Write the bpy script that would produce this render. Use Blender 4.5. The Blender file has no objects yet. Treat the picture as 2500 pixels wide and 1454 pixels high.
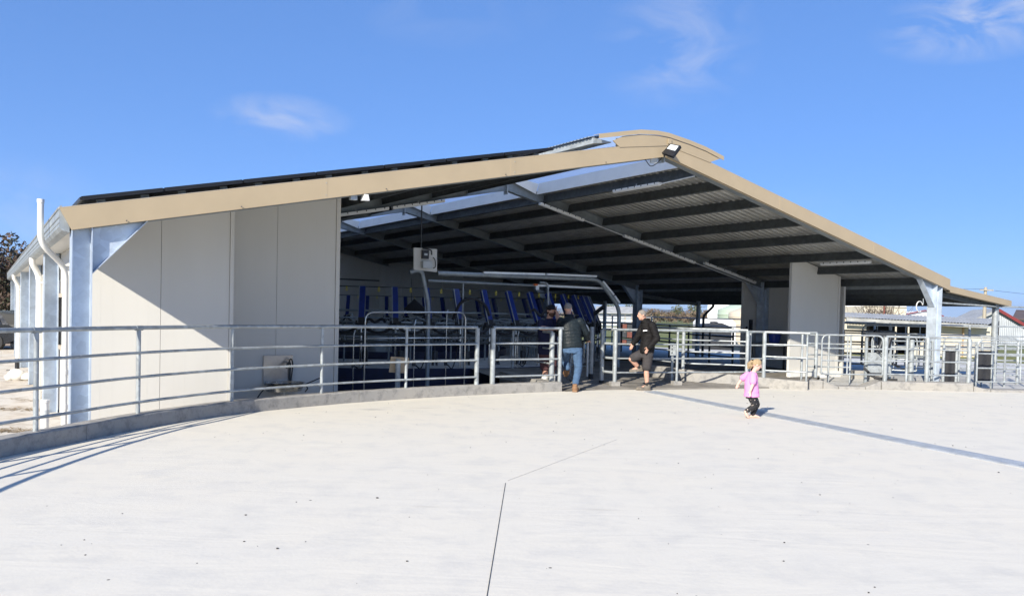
import bpy, bmesh, math, random
from mathutils import Vector, Matrix, Euler
R = math.radians
rnd = random.Random(7)
scene = bpy.context.scene

# ------------------------------------------------------------------ camera
CAM_H = 1.6
F_PX, ROLL, PITCH, CY = 1954.8, R(1.3228), R(-1.3384), 806.9     # solved from the photograph (2500 x 1454 px)
cam_data = bpy.data.cameras.new('camera')
cam = bpy.data.objects.new('camera', cam_data)
scene.collection.objects.link(cam)
cam_data.sensor_width = 36.0
cam_data.lens = F_PX / 2500.0 * 36.0
cam_data.shift_y = (CY - 727.0) / 2500.0
cam_data.clip_start = 0.05
cam_data.clip_end = 60000.0
_fw = Vector((0, math.cos(PITCH), math.sin(PITCH)))
_up0 = Vector((0, -math.sin(PITCH), math.cos(PITCH)))
_rt0 = Vector((1, 0, 0))
CAM_R = math.cos(ROLL) * _rt0 + math.sin(ROLL) * _up0
CAM_U = -math.sin(ROLL) * _rt0 + math.cos(ROLL) * _up0
_m = Matrix((CAM_R, CAM_U, -_fw)).transposed().to_4x4()
_m.translation = Vector((0, 0, CAM_H))
cam.matrix_world = _m
scene.camera = cam

# ------------------------------------------------------------------ sky, sun, exposure
SUN_AZ, SUN_EL = R(26.0), R(29.0)          # light travels towards +X/+Y (azimuth measured from +Y to +X)
world = bpy.data.worlds.new('World')
scene.world = world
world.use_nodes = True
wn, wl = world.node_tree.nodes, world.node_tree.links
wn.clear()
w_out = wn.new('ShaderNodeOutputWorld')
w_bg = wn.new('ShaderNodeBackground')
w_sky = wn.new('ShaderNodeTexSky')
w_sky.sky_type = 'NISHITA'
w_sky.sun_disc = False
w_sky.sun_elevation = SUN_EL
w_sky.sun_rotation = math.pi + SUN_AZ
w_sky.air_density = 0.45
w_sky.dust_density = 0.0
w_sky.ozone_density = 12.0
w_bg.inputs['Strength'].default_value = 0.15
# thin clouds: soft noise wisps over the whole sky, kept where a few broad patches drift
w_geo = wn.new('ShaderNodeNewGeometry')
w_inv = wn.new('ShaderNodeVectorMath'); w_inv.operation = 'SCALE'; w_inv.inputs['Scale'].default_value = -1.0
wl.new(w_geo.outputs['Incoming'], w_inv.inputs[0])
def wmath(op, a, b=None, clamp=False):
    n = wn.new('ShaderNodeMath'); n.operation = op; n.use_clamp = clamp
    for i, s in enumerate((a, b)):
        if s is None: continue
        if isinstance(s, (int, float)): n.inputs[i].default_value = s
        else: wl.new(s, n.inputs[i])
    return n.outputs[0]
w_noise = wn.new('ShaderNodeTexNoise')
w_noise.inputs['Scale'].default_value = 13.0; w_noise.inputs['Detail'].default_value = 7.0
w_noise.inputs['Roughness'].default_value = 0.55; w_noise.inputs['Distortion'].default_value = 0.9
w_map = wn.new('ShaderNodeMapping'); w_map.inputs['Scale'].default_value = (1.0, 1.0, 1.9)
wl.new(w_inv.outputs[0], w_map.inputs[0]); wl.new(w_map.outputs[0], w_noise.inputs['Vector'])
w_big = wn.new('ShaderNodeTexNoise'); w_big.inputs['Scale'].default_value = 2.3; w_big.inputs['Detail'].default_value = 1.0
wl.new(w_map.outputs[0], w_big.inputs['Vector'])
cover = wmath('MULTIPLY', wmath('SUBTRACT', w_big.outputs[0], 0.62, True), 2.0)
def cloud_dir(px, py, wx, wy, gain):
    global cover
    d = ((px - 1250) / F_PX * CAM_R - (py - CY) / F_PX * CAM_U + _fw).normalized()
    side = d.cross(Vector((0, 0, 1))).normalized(); upv = side.cross(d)
    def dot(v):
        n = wn.new('ShaderNodeVectorMath'); n.operation = 'DOT_PRODUCT'
        wl.new(w_inv.outputs[0], n.inputs[0]); n.inputs[1].default_value = v
        return n.outputs['Value']
    a = wmath('POWER', wmath('DIVIDE', dot(side), wx), 2.0)
    b = wmath('POWER', wmath('DIVIDE', dot(upv), wy), 2.0)
    front = wmath('GREATER_THAN', dot(d), 0.0)
    blob = wmath('MULTIPLY', wmath('SUBTRACT', 1.0, wmath('SQRT', wmath('ADD', a, b)), True), front)
    cover = wmath('ADD', cover, wmath('MULTIPLY', blob, gain))
cloud_dir(690, 288, .085, .030, .80); cloud_dir(2400, 45, .11, .045, 1.5)
cloud_dir(1650, 110, .10, .085, .62); cloud_dir(40, 480, .09, .05, .30); cloud_dir(110, 545, .05, .03, .35)
c_mask = wmath('MULTIPLY', cover, wmath('MULTIPLY', wmath('SUBTRACT', w_noise.outputs[0], 0.38, True), 3.6), True)
c_mask = wmath('MULTIPLY', c_mask, 0.55)
w_hsv = wn.new('ShaderNodeHueSaturation')
w_hsv.inputs['Saturation'].default_value = 1.40; w_hsv.inputs['Hue'].default_value = 0.515; w_hsv.inputs['Value'].default_value = 1.22
w_gam = wn.new('ShaderNodeGamma'); w_gam.inputs['Gamma'].default_value = 0.42
wl.new(w_sky.outputs[0], w_gam.inputs['Color']); wl.new(w_gam.outputs[0], w_hsv.inputs['Color'])
w_mix = wn.new('ShaderNodeMix'); w_mix.data_type = 'RGBA'
wl.new(c_mask, w_mix.inputs['Factor']); wl.new(w_hsv.outputs[0], w_mix.inputs['A'])
w_mix.inputs['B'].default_value = (1.95, 1.97, 2.10, 1)
wl.new(w_mix.outputs['Result'], w_bg.inputs['Color'])
wl.new(w_bg.outputs[0], w_out.inputs['Surface'])

sun_data = bpy.data.lights.new('sun', 'SUN')
sun_data.energy = 2.9
sun_data.angle = R(0.53)
sun_data.color = (1.0, 0.93, 0.81)
sun = bpy.data.objects.new('sun', sun_data)
scene.collection.objects.link(sun)
SUN_DIR = Vector((math.sin(SUN_AZ) * math.cos(SUN_EL), math.cos(SUN_AZ) * math.cos(SUN_EL), -math.sin(SUN_EL)))
sun.rotation_euler = SUN_DIR.to_track_quat('-Z', 'Y').to_euler()
sun.location = (-10, -20, 20)
vs = scene.view_settings
vs.view_transform = 'Standard'; vs.look = 'None'; vs.exposure = 1.50; vs.gamma = 1.0
vs.use_curve_mapping = False
scene.cycles.max_bounces = 10
scene.cycles.diffuse_bounces = 6
scene.cycles.use_denoising = True

# ------------------------------------------------------------------ pixel -> place (distance comes from the plane a thing stands on)
def ray(px, py):
    return (px - 1250) / F_PX * CAM_R - (py - CY) / F_PX * CAM_U + _fw
EYE = Vector((0, 0, CAM_H))
def gp(px, py, z=0.0):
    d = ray(px, py)
    return EYE + d * ((z - CAM_H) / d.z)
def atY(px, py, Y):
    d = ray(px, py)
    return EYE + d * (Y / d.y)
TH = 0.98917
B0 = Vector((-5.3606, 9.7194, 0))
UD = Vector((math.sin(TH), math.cos(TH), 0)); VD = Vector((-math.cos(TH), math.sin(TH), 0))
BROT = math.pi / 2 - TH
def W(u, v, z=0.0):
    """shed coordinates: u along the gable, v back into the shed"""
    p = B0 + UD * u + VD * v
    return Vector((p.x, p.y, z))
def atv(px, py, v):
    d = ray(px, py); t = ((B0 + VD * v - EYE).dot(VD)) / d.dot(VD)
    return EYE + d * t
def atu(px, py, u):
    d = ray(px, py); t = ((B0 + UD * u - EYE).dot(UD)) / d.dot(UD)
    return EYE + d * t

# ------------------------------------------------------------------ materials
MAT = {}
KALB = 1.0
LOW = {'roof_steel': .85, 'galvanised_dark': .66, 'galvanised_shade_copy': .66, 'galvanised': .84, 'galvanised_dull': .8, 'lane_rubber': .75, 'puffer': .8, 'jacket_black': .75, 'black_plastic': .7, 'rubber_black': .8, 'galvanised_beam': .9}
def new_mat(name):
    m = bpy.data.materials.new(name); m.use_nodes = True
    nt = m.node_tree; nt.nodes.clear()
    o = nt.nodes.new('ShaderNodeOutputMaterial'); b = nt.nodes.new('ShaderNodeBsdfPrincipled')
    nt.links.new(b.outputs[0], o.inputs[0])
    MAT[name] = m
    return m, nt, b
def nnode(nt, t, **kw):
    n = nt.nodes.new(t)
    for k, v in kw.items():
        if k in n.inputs: n.inputs[k].default_value = v
        else: setattr(n, k, v)
    return n
def pos(nt, scale=(1, 1, 1)):
    g = nt.nodes.new('ShaderNodeTexCoord')
    mp = nt.nodes.new('ShaderNodeMapping'); mp.inputs['Scale'].default_value = scale
    nt.links.new(g.outputs['Object'], mp.inputs[0])
    return mp.outputs[0]
def ramp(nt, src, stops):
    r = nt.nodes.new('ShaderNodeValToRGB')
    e = r.color_ramp.elements
    while len(e) < len(stops): e.new(0.5)
    for i, (p_, c) in enumerate(stops):
        e[i].position = p_; e[i].color = (*c, 1) if len(c) == 3 else c
    nt.links.new(src, r.inputs[0])
    return r.outputs[0]
def mixc(nt, fac, a, b, blend='MIX'):
    n = nt.nodes.new('ShaderNodeMix'); n.data_type = 'RGBA'; n.blend_type = blend
    for key, s in (('Factor', fac), ('A', a), ('B', b)):
        if hasattr(s, 'links') or hasattr(s, 'is_linked'): nt.links.new(s, n.inputs[key])
        elif isinstance(s, (int, float)): n.inputs[key].default_value = s
        else: n.inputs[key].default_value = (*s, 1)
    return n.outputs['Result']
def bump(nt, b, src, strength=0.2, dist=0.01):
    n = nt.nodes.new('ShaderNodeBump'); n.inputs['Strength'].default_value = strength; n.inputs['Distance'].default_value = dist
    nt.links.new(src, n.inputs['Height']); nt.links.new(n.outputs[0], b.inputs['Normal'])
def simple(name, col, rough=0.5, metal=0.0, var=0.12, scale=6.0, bmp=0.0, spec=None, stretch=(1, 1, 1)):
    """colour with soft mottling, a little gloss variation and optional relief"""
    m, nt, b = new_mat(name)
    col = [x * LOW.get(name, KALB) for x in col]
    p = pos(nt, stretch)
    n = nnode(nt, 'ShaderNodeTexNoise', Scale=scale, Detail=5.0, Roughness=0.6); nt.links.new(p, n.inputs['Vector'])
    c = ramp(nt, n.outputs[0], [(0.3, [max(0, x * (1 - var)) for x in col]), (0.7, [min(1, x * (1 + var)) for x in col])])
    nt.links.new(c, b.inputs['Base Color'])
    rr = nnode(nt, 'ShaderNodeMapRange'); rr.inputs['To Min'].default_value = max(0.02, rough - 0.08); rr.inputs['To Max'].default_value = min(1, rough + 0.08)
    nt.links.new(n.outputs[0], rr.inputs[0]); nt.links.new(rr.outputs[0], b.inputs['Roughness'])
    b.inputs['Metallic'].default_value = metal
    if spec is not None: b.inputs['Specular IOR Level'].default_value = spec
    if bmp:
        n2 = nnode(nt, 'ShaderNodeTexNoise', Scale=scale * 9, Detail=4.0); nt.links.new(p, n2.inputs['Vector'])
        bump(nt, b, n2.outputs[0], bmp, 0.004)
    return m
def galv(name, col, metal, rough, spangle=14.0, contrast=0.18):
    m, nt, b = new_mat(name)
    col = [x * LOW.get(name, KALB) for x in col]
    p = pos(nt)
    v = nnode(nt, 'ShaderNodeTexVoronoi', Scale=spangle); nt.links.new(p, v.inputs['Vector'])
    n = nnode(nt, 'ShaderNodeTexNoise', Scale=2.2, Detail=6.0, Roughness=0.65); nt.links.new(p, n.inputs['Vector'])
    c1 = mixc(nt, v.outputs['Color'], [x * (1 - contrast) for x in col], [min(1, x * (1 + contrast)) for x in col])
    c2 = ramp(nt, n.outputs[0], [(0.35, (0.82, 0.82, 0.82)), (0.65, (1.08, 1.08, 1.06))])
    c = mixc(nt, 1.0, c1, c2, 'MULTIPLY')
    nt.links.new(c, b.inputs['Base Color'])
    b.inputs['Metallic'].default_value = metal
    rr = nnode(nt, 'ShaderNodeMapRange'); rr.inputs['To Min'].default_value = rough - 0.08; rr.inputs['To Max'].default_value = rough + 0.12
    nt.links.new(v.outputs['Distance'], rr.inputs[0]); nt.links.new(rr.outputs[0], b.inputs['Roughness'])
    return m

def make_concrete(name, base, warm, dark, scale, swirl=0.0, bump_s=0.25, specks=True, groove=None):
    m, nt, b = new_mat(name)
    base, warm, dark = [[x * KALB for x in c] for c in (base, warm, dark)]
    p = pos(nt)
    n1 = nnode(nt, 'ShaderNodeTexNoise', Scale=0.35 * scale, Detail=6.0, Roughness=0.62, Distortion=0.5); nt.links.new(p, n1.inputs['Vector'])
    n2 = nnode(nt, 'ShaderNodeTexNoise', Scale=2.3 * scale, Detail=8.0, Roughness=0.7); nt.links.new(p, n2.inputs['Vector'])
    c = mixc(nt, ramp(nt, n1.outputs[0], [(0.35, (0, 0, 0)), (0.7, (1, 1, 1))]), base, warm)
    c = mixc(nt, ramp(nt, n2.outputs[0], [(0.32, (1, 1, 1)), (0.52, (0, 0, 0))]), c, dark)
    # trowel streaks
    ps = pos(nt, (0.6, 3.0, 1)); n3 = nnode(nt, 'ShaderNodeTexNoise', Scale=1.5, Detail=6.0, Roughness=0.7, Distortion=1.6); nt.links.new(ps, n3.inputs['Vector'])
    c = mixc(nt, ramp(nt, n3.outputs[0], [(0.60, (0, 0, 0)), (0.74, (0.10, 0.10, 0.10))]), c, dark)
    if specks:
        v = nnode(nt, 'ShaderNodeTexVoronoi', Scale=3.1); nt.links.new(p, v.inputs['Vector'])
        sp = ramp(nt, v.outputs['Distance'], [(0.030, (1, 1, 1)), (0.040, (0, 0, 0))])
        vc = nt.nodes.new('ShaderNodeSeparateColor'); nt.links.new(v.outputs['Color'], vc.inputs[0])
        pick = nnode(nt, 'ShaderNodeMath', operation='GREATER_THAN'); nt.links.new(vc.outputs[0], pick.inputs[0]); pick.inputs[1].default_value = 0.72
        mm = nnode(nt, 'ShaderNodeMath', operation='MULTIPLY'); nt.links.new(sp, mm.inputs[0]); nt.links.new(pick.outputs[0], mm.inputs[1])
        c = mixc(nt, mm.outputs[0], c, (0.10, 0.09, 0.08))
        # a few brown smudges and damp marks
        v2 = nnode(nt, 'ShaderNodeTexNoise', Scale=0.8, Detail=3.0, Distortion=0.3); nt.links.new(ps, v2.inputs['Vector'])
        c = mixc(nt, ramp(nt, v2.outputs[0], [(0.70, (0, 0, 0)), (0.76, (0.35, 0.35, 0.35))]), c, (0.30, 0.27, 0.22))
    if swirl:
        # sweeping trowel arcs left in the finish, plus faint wheel scuffs and one damp patch
        wv0 = nnode(nt, 'ShaderNodeTexWave', wave_type='RINGS', Scale=0.55, Distortion=5.0, Detail=4.0); wv0.inputs['Detail Scale'].default_value = 1.4
        mp0 = nt.nodes.new('ShaderNodeMapping'); mp0.inputs['Location'].default_value = (3.5, -1.0, 0); nt.links.new(p, mp0.inputs[0]); nt.links.new(mp0.outputs[0], wv0.inputs['Vector'])
        msk = nnode(nt, 'ShaderNodeTexNoise', Scale=0.5, Detail=2.0); nt.links.new(p, msk.inputs['Vector'])
        am = nnode(nt, 'ShaderNodeMath', operation='MULTIPLY'); nt.links.new(ramp(nt, wv0.outputs[1], [(0.45, (0, 0, 0)), (1.0, (0.30, 0.30, 0.30))]), am.inputs[0]); nt.links.new(ramp(nt, msk.outputs[0], [(0.45, (0, 0, 0)), (0.6, (1, 1, 1))]), am.inputs[1])
        c = mixc(nt, am.outputs[0], c, [x * 1.06 for x in dark])
        dp = gp(912, 999); mp1 = nt.nodes.new('ShaderNodeMapping'); mp1.vector_type = 'TEXTURE'; mp1.inputs['Location'].default_value = (dp.x, dp.y, 0); mp1.inputs['Scale'].default_value = (0.42, 0.16, 1.0); mp1.inputs['Rotation'].default_value = (0, 0, 0.15)
        nt.links.new(p, mp1.inputs[0]); ln = nnode(nt, 'ShaderNodeVectorMath', operation='LENGTH'); nt.links.new(mp1.outputs[0], ln.inputs[0])
        nz = nnode(nt, 'ShaderNodeTexNoise', Scale=4.0, Detail=4.0); nt.links.new(p, nz.inputs['Vector'])
        ad = nnode(nt, 'ShaderNodeMath', operation='ADD'); nt.links.new(ln.outputs['Value'], ad.inputs[0]); nt.links.new(nz.outputs[0], ad.inputs[1])
        c = mixc(nt, ramp(nt, ad.outputs[0], [(0.0, (0.55, 0.55, 0.55)), (0.92, (0.5, 0.5, 0.5)), (1.0, (0, 0, 0))]), c, (0.30, 0.30, 0.29))
    nt.links.new(c, b.inputs['Base Color'])
    b.inputs['Roughness'].default_value = 0.85
    b.inputs['Specular IOR Level'].default_value = 0.25
    n4 = nnode(nt, 'ShaderNodeTexNoise', Scale=26.0, Detail=6.0, Roughness=0.7); nt.links.new(p, n4.inputs['Vector'])
    h = n4.outputs[0]
    if swirl:
        pw_ = pos(nt, (0.35, 1.5, 1)); wv = nnode(nt, 'ShaderNodeTexNoise', Scale=1.4, Detail=3.0, Roughness=0.5, Distortion=2.5)
        nt.links.new(pw_, wv.inputs['Vector'])
        a = nnode(nt, 'ShaderNodeMath', operation='MULTIPLY'); nt.links.new(wv.outputs[0], a.inputs[0]); a.inputs[1].default_value = swirl
        s = nnode(nt, 'ShaderNodeMath', operation='ADD'); nt.links.new(a.outputs[0], s.inputs[0]); nt.links.new(h, s.inputs[1]); h = s.outputs[0]
    bump(nt, b, h, bump_s, 0.01)
    return m
make_concrete('yard_concrete', (0.64, 0.61, 0.535), (0.66, 0.62, 0.53), (0.575, 0.552, 0.495), 1.0, swirl=2.5, bump_s=0.2)
make_concrete('kerb_concrete', (0.315, 0.305, 0.285), (0.35, 0.33, 0.295), (0.20, 0.195, 0.185), 3.0, bump_s=0.4, specks=False)
make_concrete('floor_concrete', (0.50, 0.50, 0.49), (0.54, 0.53, 0.49), (0.40, 0.40, 0.39), 1.0, bump_s=0.25, specks=False)
make_concrete('apron_concrete', (0.52, 0.50, 0.46), (0.50, 0.43, 0.34), (0.33, 0.28, 0.22), 1.0, bump_s=0.3)
galv('galvanised', (0.44, 0.475, 0.49), 0.30, 0.42, contrast=0.25)
galv('galvanised_dull', (0.42, 0.46, 0.48), 0.4, 0.5)
galv('galvanised_beam', (0.62, 0.70, 0.80), 0.45, 0.45, spangle=9.0, contrast=0.10)  # column steel, with the sky's reflection put into a brighter, bluer colour
galv('galvanised_shade_copy', (0.33, 0.37, 0.395), 0.3, 0.5, spangle=9.0, contrast=0.10)  # same steel as the columns, the unlit rafters' shade put into its colour
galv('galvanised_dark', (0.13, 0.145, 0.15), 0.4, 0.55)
galv('splash_steel', (0.40, 0.37, 0.34), 0.85, 0.3, spangle=3.0, contrast=0.2)
galv('stainless', (0.62, 0.61, 0.58), 0.95, 0.22, spangle=5.0, contrast=0.05)
galv('roof_steel', (0.44, 0.44, 0.42), 0.30, 0.5, spangle=4.0, contrast=0.06)
simple('barge_tan', (0.395, 0.315, 0.205), 0.5, var=0.05, scale=1.6)
simple('panel_white', (0.60, 0.585, 0.54), 0.55, var=0.035, scale=1.2, stretch=(1, 1, 0.3))
simple('pvc_white', (0.78, 0.77, 0.73), 0.4, var=0.04)
simple('upstand_white', (0.72, 0.71, 0.68), 0.6, var=0.06, scale=2.0)
simple('black_plastic', (0.018, 0.018, 0.02), 0.45, var=0.3)
simple('rubber_black', (0.022, 0.023, 0.027), 0.7, var=0.25, bmp=0.3)
simple('navy_panel', (0.008, 0.030, 0.20), 0.4, var=0.2)
simple('navy_skirt', (0.010, 0.014, 0.05), 0.6, var=0.25)
simple('dark_steel', (0.055, 0.06, 0.065), 0.45, metal=0.3, var=0.2)
simple('yellow_plastic', (0.75, 0.62, 0.05), 0.5, var=0.1)
simple('plywood', (0.52, 0.38, 0.23), 0.7, var=0.12, scale=5.0, stretch=(1, 1, 9))
simple('lamp_white', (0.70, 0.71, 0.70), 0.35, var=0.03)
simple('solar_black', (0.010, 0.011, 0.014), 0.4, var=0.1)
simple('solar_frame', (0.010, 0.010, 0.011), 0.4, var=0.1)
simple('lane_rubber', (0.24, 0.222, 0.195), 0.75, var=0.35, scale=2.0, bmp=0.4)
simple('grate_steel', (0.50, 0.53, 0.56), 0.45, metal=0.5, var=0.15)
simple('grey_box', (0.50, 0.53, 0.54), 0.5, var=0.04)
simple('orange_plastic', (0.60, 0.12, 0.02), 0.5)
simple('red_paint', (0.20, 0.035, 0.035), 0.5, var=0.15)
simple('wood_grey', (0.36, 0.32, 0.25), 0.85, var=0.25, scale=4, stretch=(6, 6, 0.6), bmp=0.3)
simple('cream_block', (0.58, 0.53, 0.43), 0.85, var=0.10, scale=1.5, bmp=0.2)
simple('white_wall', (0.78, 0.78, 0.78), 0.7, var=0.03)
simple('tank_green', (0.42, 0.50, 0.40), 0.5, var=0.05, scale=1.0)
simple('tank_beige', (0.56, 0.49, 0.38), 0.5, var=0.05, scale=1.0)
simple('tank_black', (0.03, 0.032, 0.036), 0.45, var=0.2)
simple('rust_roof', (0.40, 0.40, 0.38), 0.6, metal=0.2, var=0.25, scale=1.5)
simple('brown_roof', (0.11, 0.08, 0.065), 0.7, var=0.25, scale=1.2)
simple('shed_tin', (0.38, 0.41, 0.44), 0.5, metal=0.3, var=0.15, scale=0.8)
simple('dark_void', (0.018, 0.016, 0.014), 0.9)
simple('blue_plastic', (0.03, 0.07, 0.42), 0.35)
simple('sack_white', (0.66, 0.63, 0.57), 0.8, var=0.12, bmp=0.4)
simple('brick_red', (0.16, 0.055, 0.04), 0.85, var=0.2)
# ------------------------------------------------------------------ mesh helpers
COL = scene.collection
ROOTM = {}
def V(*a): return Vector(a if len(a) > 1 else a[0])
class MB:
    def __init__(s): s.v = []; s.f = []
    def quad(s, *pts):
        n = len(s.v); s.v += [Vector(p) for p in pts]; s.f.append(tuple(range(n, n + len(pts)))); return s
    def prism(s, pts, ext):
        """closed polygon pushed along a vector"""
        n = len(s.v); k = len(pts); ext = Vector(ext); pts = [Vector(p) for p in pts]
        s.v += pts + [p + ext for p in pts]
        s.f.append(tuple(range(n + k - 1, n - 1, -1))); s.f.append(tuple(range(n + k, n + 2 * k)))
        for i in range(k):
            j = (i + 1) % k
            s.f.append((n + i, n + j, n + k + j, n + k + i))
        return s
    def box(s, c, size, ax=None):
        c = Vector(c)
        ax = ax or (Vector((1, 0, 0)), Vector((0, 1, 0)), Vector((0, 0, 1)))
        a, b, d = ax[0] * size[0] / 2, ax[1] * size[1] / 2, ax[2] * size[2] / 2
        return s.prism([c - a - b - d, c + a - b - d, c + a + b - d, c - a + b - d], d * 2)
    def bar(s, p, q, w, h, up=(0, 0, 1)):
        """box from p to q, w wide sideways, h high (centred)"""
        p, q = Vector(p), Vector(q); d = (q - p).normalized(); side = d.cross(Vector(up))
        if side.length < 1e-5: side = d.cross(Vector((1, 0, 0)))
        side.normalize(); u = side.cross(d).normalized()
        a, b = side * w / 2, u * h / 2
        return s.prism([p - a - b, p + a - b, p + a + b, p - a + b], q - p)
    def rings(s, rings, cap=True, closed=False):
        n0 = len(s.v); k = len(rings[0])
        for r in rings: s.v += [Vector(p) for p in r]
        m = len(rings)
        for i in range(m if closed else m - 1):
            a, b = n0 + i * k, n0 + ((i + 1) % m) * k
            for j in range(k):
                l = (j + 1) % k
                s.f.append((a + j, a + l, b + l, b + j))
        if cap and not closed:
            s.f.append(tuple(n0 + j for j in range(k - 1, -1, -1)))
            s.f.append(tuple(n0 + (m - 1) * k + j for j in range(k)))
        return s
    def tube(s, pts, r, n=8, closed=False, cap=True):
        pts = [Vector(p) for p in pts]; m = len(pts)
        rr = r if isinstance(r, (list, tuple)) else [r] * m
        rings = []; ref = None
        for i, p in enumerate(pts):
            if closed: d = pts[(i + 1) % m] - pts[i - 1]
            elif i == 0: d = pts[1] - p
            elif i == m - 1: d = p - pts[i - 1]
            else: d = (pts[i + 1] - p).normalized() + (p - pts[i - 1]).normalized()
            d.normalize()
            if ref is None:
                ref = d.cross(Vector((0, 0, 1)))
                if ref.length < 0.05: ref = d.cross(Vector((1, 0, 0)))
            ref = (ref - d * ref.dot(d)).normalized()
            b = d.cross(ref)
            rings.append([p + (ref * math.cos(2 * math.pi * j / n) + b * math.sin(2 * math.pi * j / n)) * rr[i] for j in range(n)])
        return s.rings(rings, cap, closed)
    def lathe(s, c, prof, n=24, ax=None):
        c = Vector(c); ax = ax or (Vector((1, 0, 0)), Vector((0, 1, 0)), Vector((0, 0, 1)))
        return s.rings([[c + ax[0] * r * math.cos(2 * math.pi * j / n) + ax[1] * r * math.sin(2 * math.pi * j / n) + ax[2] * z for j in range(n)] for r, z in prof])
    def ball(s, c, r, nu=12, nv=8, ax=None):
        r = r if isinstance(r, (tuple, list)) else (r, r, r)
        ax = ax or (Vector((1, 0, 0)), Vector((0, 1, 0)), Vector((0, 0, 1))); c = Vector(c)
        rings = []
        for i in range(nv + 1):
            t = math.pi * (i + 0.02 if i == 0 else i - 0.02 if i == nv else i) / nv
            rings.append([c + ax[0] * (r[0] * math.sin(t) * math.cos(2 * math.pi * j / nu)) + ax[1] * (r[1] * math.sin(t) * math.sin(2 * math.pi * j / nu)) - ax[2] * (r[2] * math.cos(t)) for j in range(nu)])
        return s.rings(rings)
    def build(s, name, mat, parent=None, smooth=False, local=False):
        me = bpy.data.meshes.new(name)
        vs_ = s.v
        if parent is not None and not local:
            inv = ROOTM.get(parent.name)
            if inv is not None: vs_ = [inv @ p for p in vs_]
        me.from_pydata([tuple(p) for p in vs_], [], s.f)
        me.validate()
        bm = bmesh.new(); bm.from_mesh(me); bmesh.ops.recalc_face_normals(bm, faces=bm.faces); bm.to_mesh(me); bm.free()
        if smooth:
            me.polygons.foreach_set('use_smooth', [True] * len(me.polygons))
            try: me.set_sharp_from_angle(angle=R(40))
            except Exception: pass
        me.materials.append(MAT[mat] if isinstance(mat, str) else mat)
        o = bpy.data.objects.new(name, me); COL.objects.link(o)
        if parent is not None:
            o.parent = parent
            if parent.name in ROOTM: ROOTM[o.name] = ROOTM[parent.name]
        return o
def thing(name, label, cat, loc=(0, 0, 0), rotz=0.0, group=None, kind=None):
    o = bpy.data.objects.new(name, None); COL.objects.link(o)
    o.location = loc; o.rotation_euler = (0, 0, rotz); o.empty_display_size = 0.3
    ROOTM[o.name] = (Matrix.Translation(Vector(loc)) @ Matrix.Rotation(rotz, 4, 'Z')).inverted()
    if label: o['label'] = label
    if cat: o['category'] = cat
    if group: o['group'] = group
    if kind: o['kind'] = kind
    return o
def tag(o, label=None, cat=None, group=None, kind=None):
    if label: o['label'] = label
    if cat: o['category'] = cat
    if group: o['group'] = group
    if kind: o['kind'] = kind
    return o
def copy_tree(o, parent=None):
    c = o.copy(); COL.objects.link(c); c.parent = parent
    for ch in list(o.children): copy_tree(ch, c)
    return c
def smooth_path(pts, n=6):
    """Catmull-Rom through points"""
    pts = [Vector(p) for p in pts]
    P = [pts[0] * 2 - pts[1]] + pts + [pts[-1] * 2 - pts[-2]]
    out = []
    for i in range(1, len(P) - 2):
        for k in range(n):
            t = k / n
            a, b, c, d = P[i - 1], P[i], P[i + 1], P[i + 2]
            out.append(0.5 * ((2 * b) + (c - a) * t + (2 * a - 5 * b + 4 * c - d) * t * t + (3 * b - a - 3 * c + d) * t ** 3))
    out.append(pts[-1])
    return out
def fillet(pts, r, n=5):
    """round the inner corners of a polyline"""
    pts = [Vector(p) for p in pts]; out = [pts[0]]
    for i in range(1, len(pts) - 1):
        a, b, c = pts[i - 1], pts[i], pts[i + 1]
        d1, d2 = (a - b), (c - b); l = min(r, d1.length * 0.49, d2.length * 0.49)
        p, q = b + d1.normalized() * l, b + d2.normalized() * l
        for k in range(n + 1):
            t = k / n
            out.append(p * (1 - t) ** 2 + b * 2 * t * (1 - t) + q * t * t)
    out.append(pts[-1])
    return out
def sweep(path, prof, name, mat, parent=None, closed_prof=True):
    """profile [(side, up)] swept along a ground path; side is to the right of travel"""
    path = [Vector(p) for p in path]; rings = []
    for i, p in enumerate(path):
        d = (path[min(i + 1, len(path) - 1)] - path[max(i - 1, 0)]); d.z = 0; d.normalize()
        sd = Vector((d.y, -d.x, 0))
        rings.append([p + sd * a + Vector((0, 0, b)) for a, b in prof])
    return MB().rings(rings).build(name, mat, parent)
def tri_fan(name, pts, mat, kind='structure'):
    """flat polygon (may be concave) as a proper triangulated sheet"""
    from mathutils.geometry import tessellate_polygon
    pts = [Vector(p) for p in pts]
    t = tessellate_polygon([pts])
    mb = MB(); mb.v = pts; mb.f = [tuple(x) for x in t]
    o = mb.build(name, mat)
    for p in o.data.polygons:
        if p.normal.z < 0: p.flip()
    if kind: o['kind'] = kind
    return o
# ------------------------------------------------------------------ ground, yard, kerbs
def proj(P):
    d = Vector(P) - EYE; z = d.dot(_fw)
    return 1250 + F_PX * d.dot(CAM_R) / z, CY - F_PX * d.dot(CAM_U) / z
KH = 0.19
kerb_front = [Vector(p) for p in ((-4.55, 2.0, 0), (-5.0, 3.5, 0), (-5.24, 5.0, 0), (-5.28, 6.6, 0))] + \
             [gp(*q) for q in ((0, 1118), (170, 1083), (340, 1048), (560, 1013), (800, 988), (1000, 973), (1200, 962), (1372, 955))]
kf = smooth_path(kerb_front, 8)
def offset_path(path, off):
    out = []
    for i, p in enumerate(path):
        d = path[min(i + 1, len(path) - 1)] - path[max(i - 1, 0)]; d.z = 0; d.normalize()
        out.append(p + Vector((-d.y, d.x, 0)) * off)      # positive = left of travel (outside the yard)
    return out
kc = offset_path(kf, 0.10)
ko = offset_path(kf, 0.20)
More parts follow.
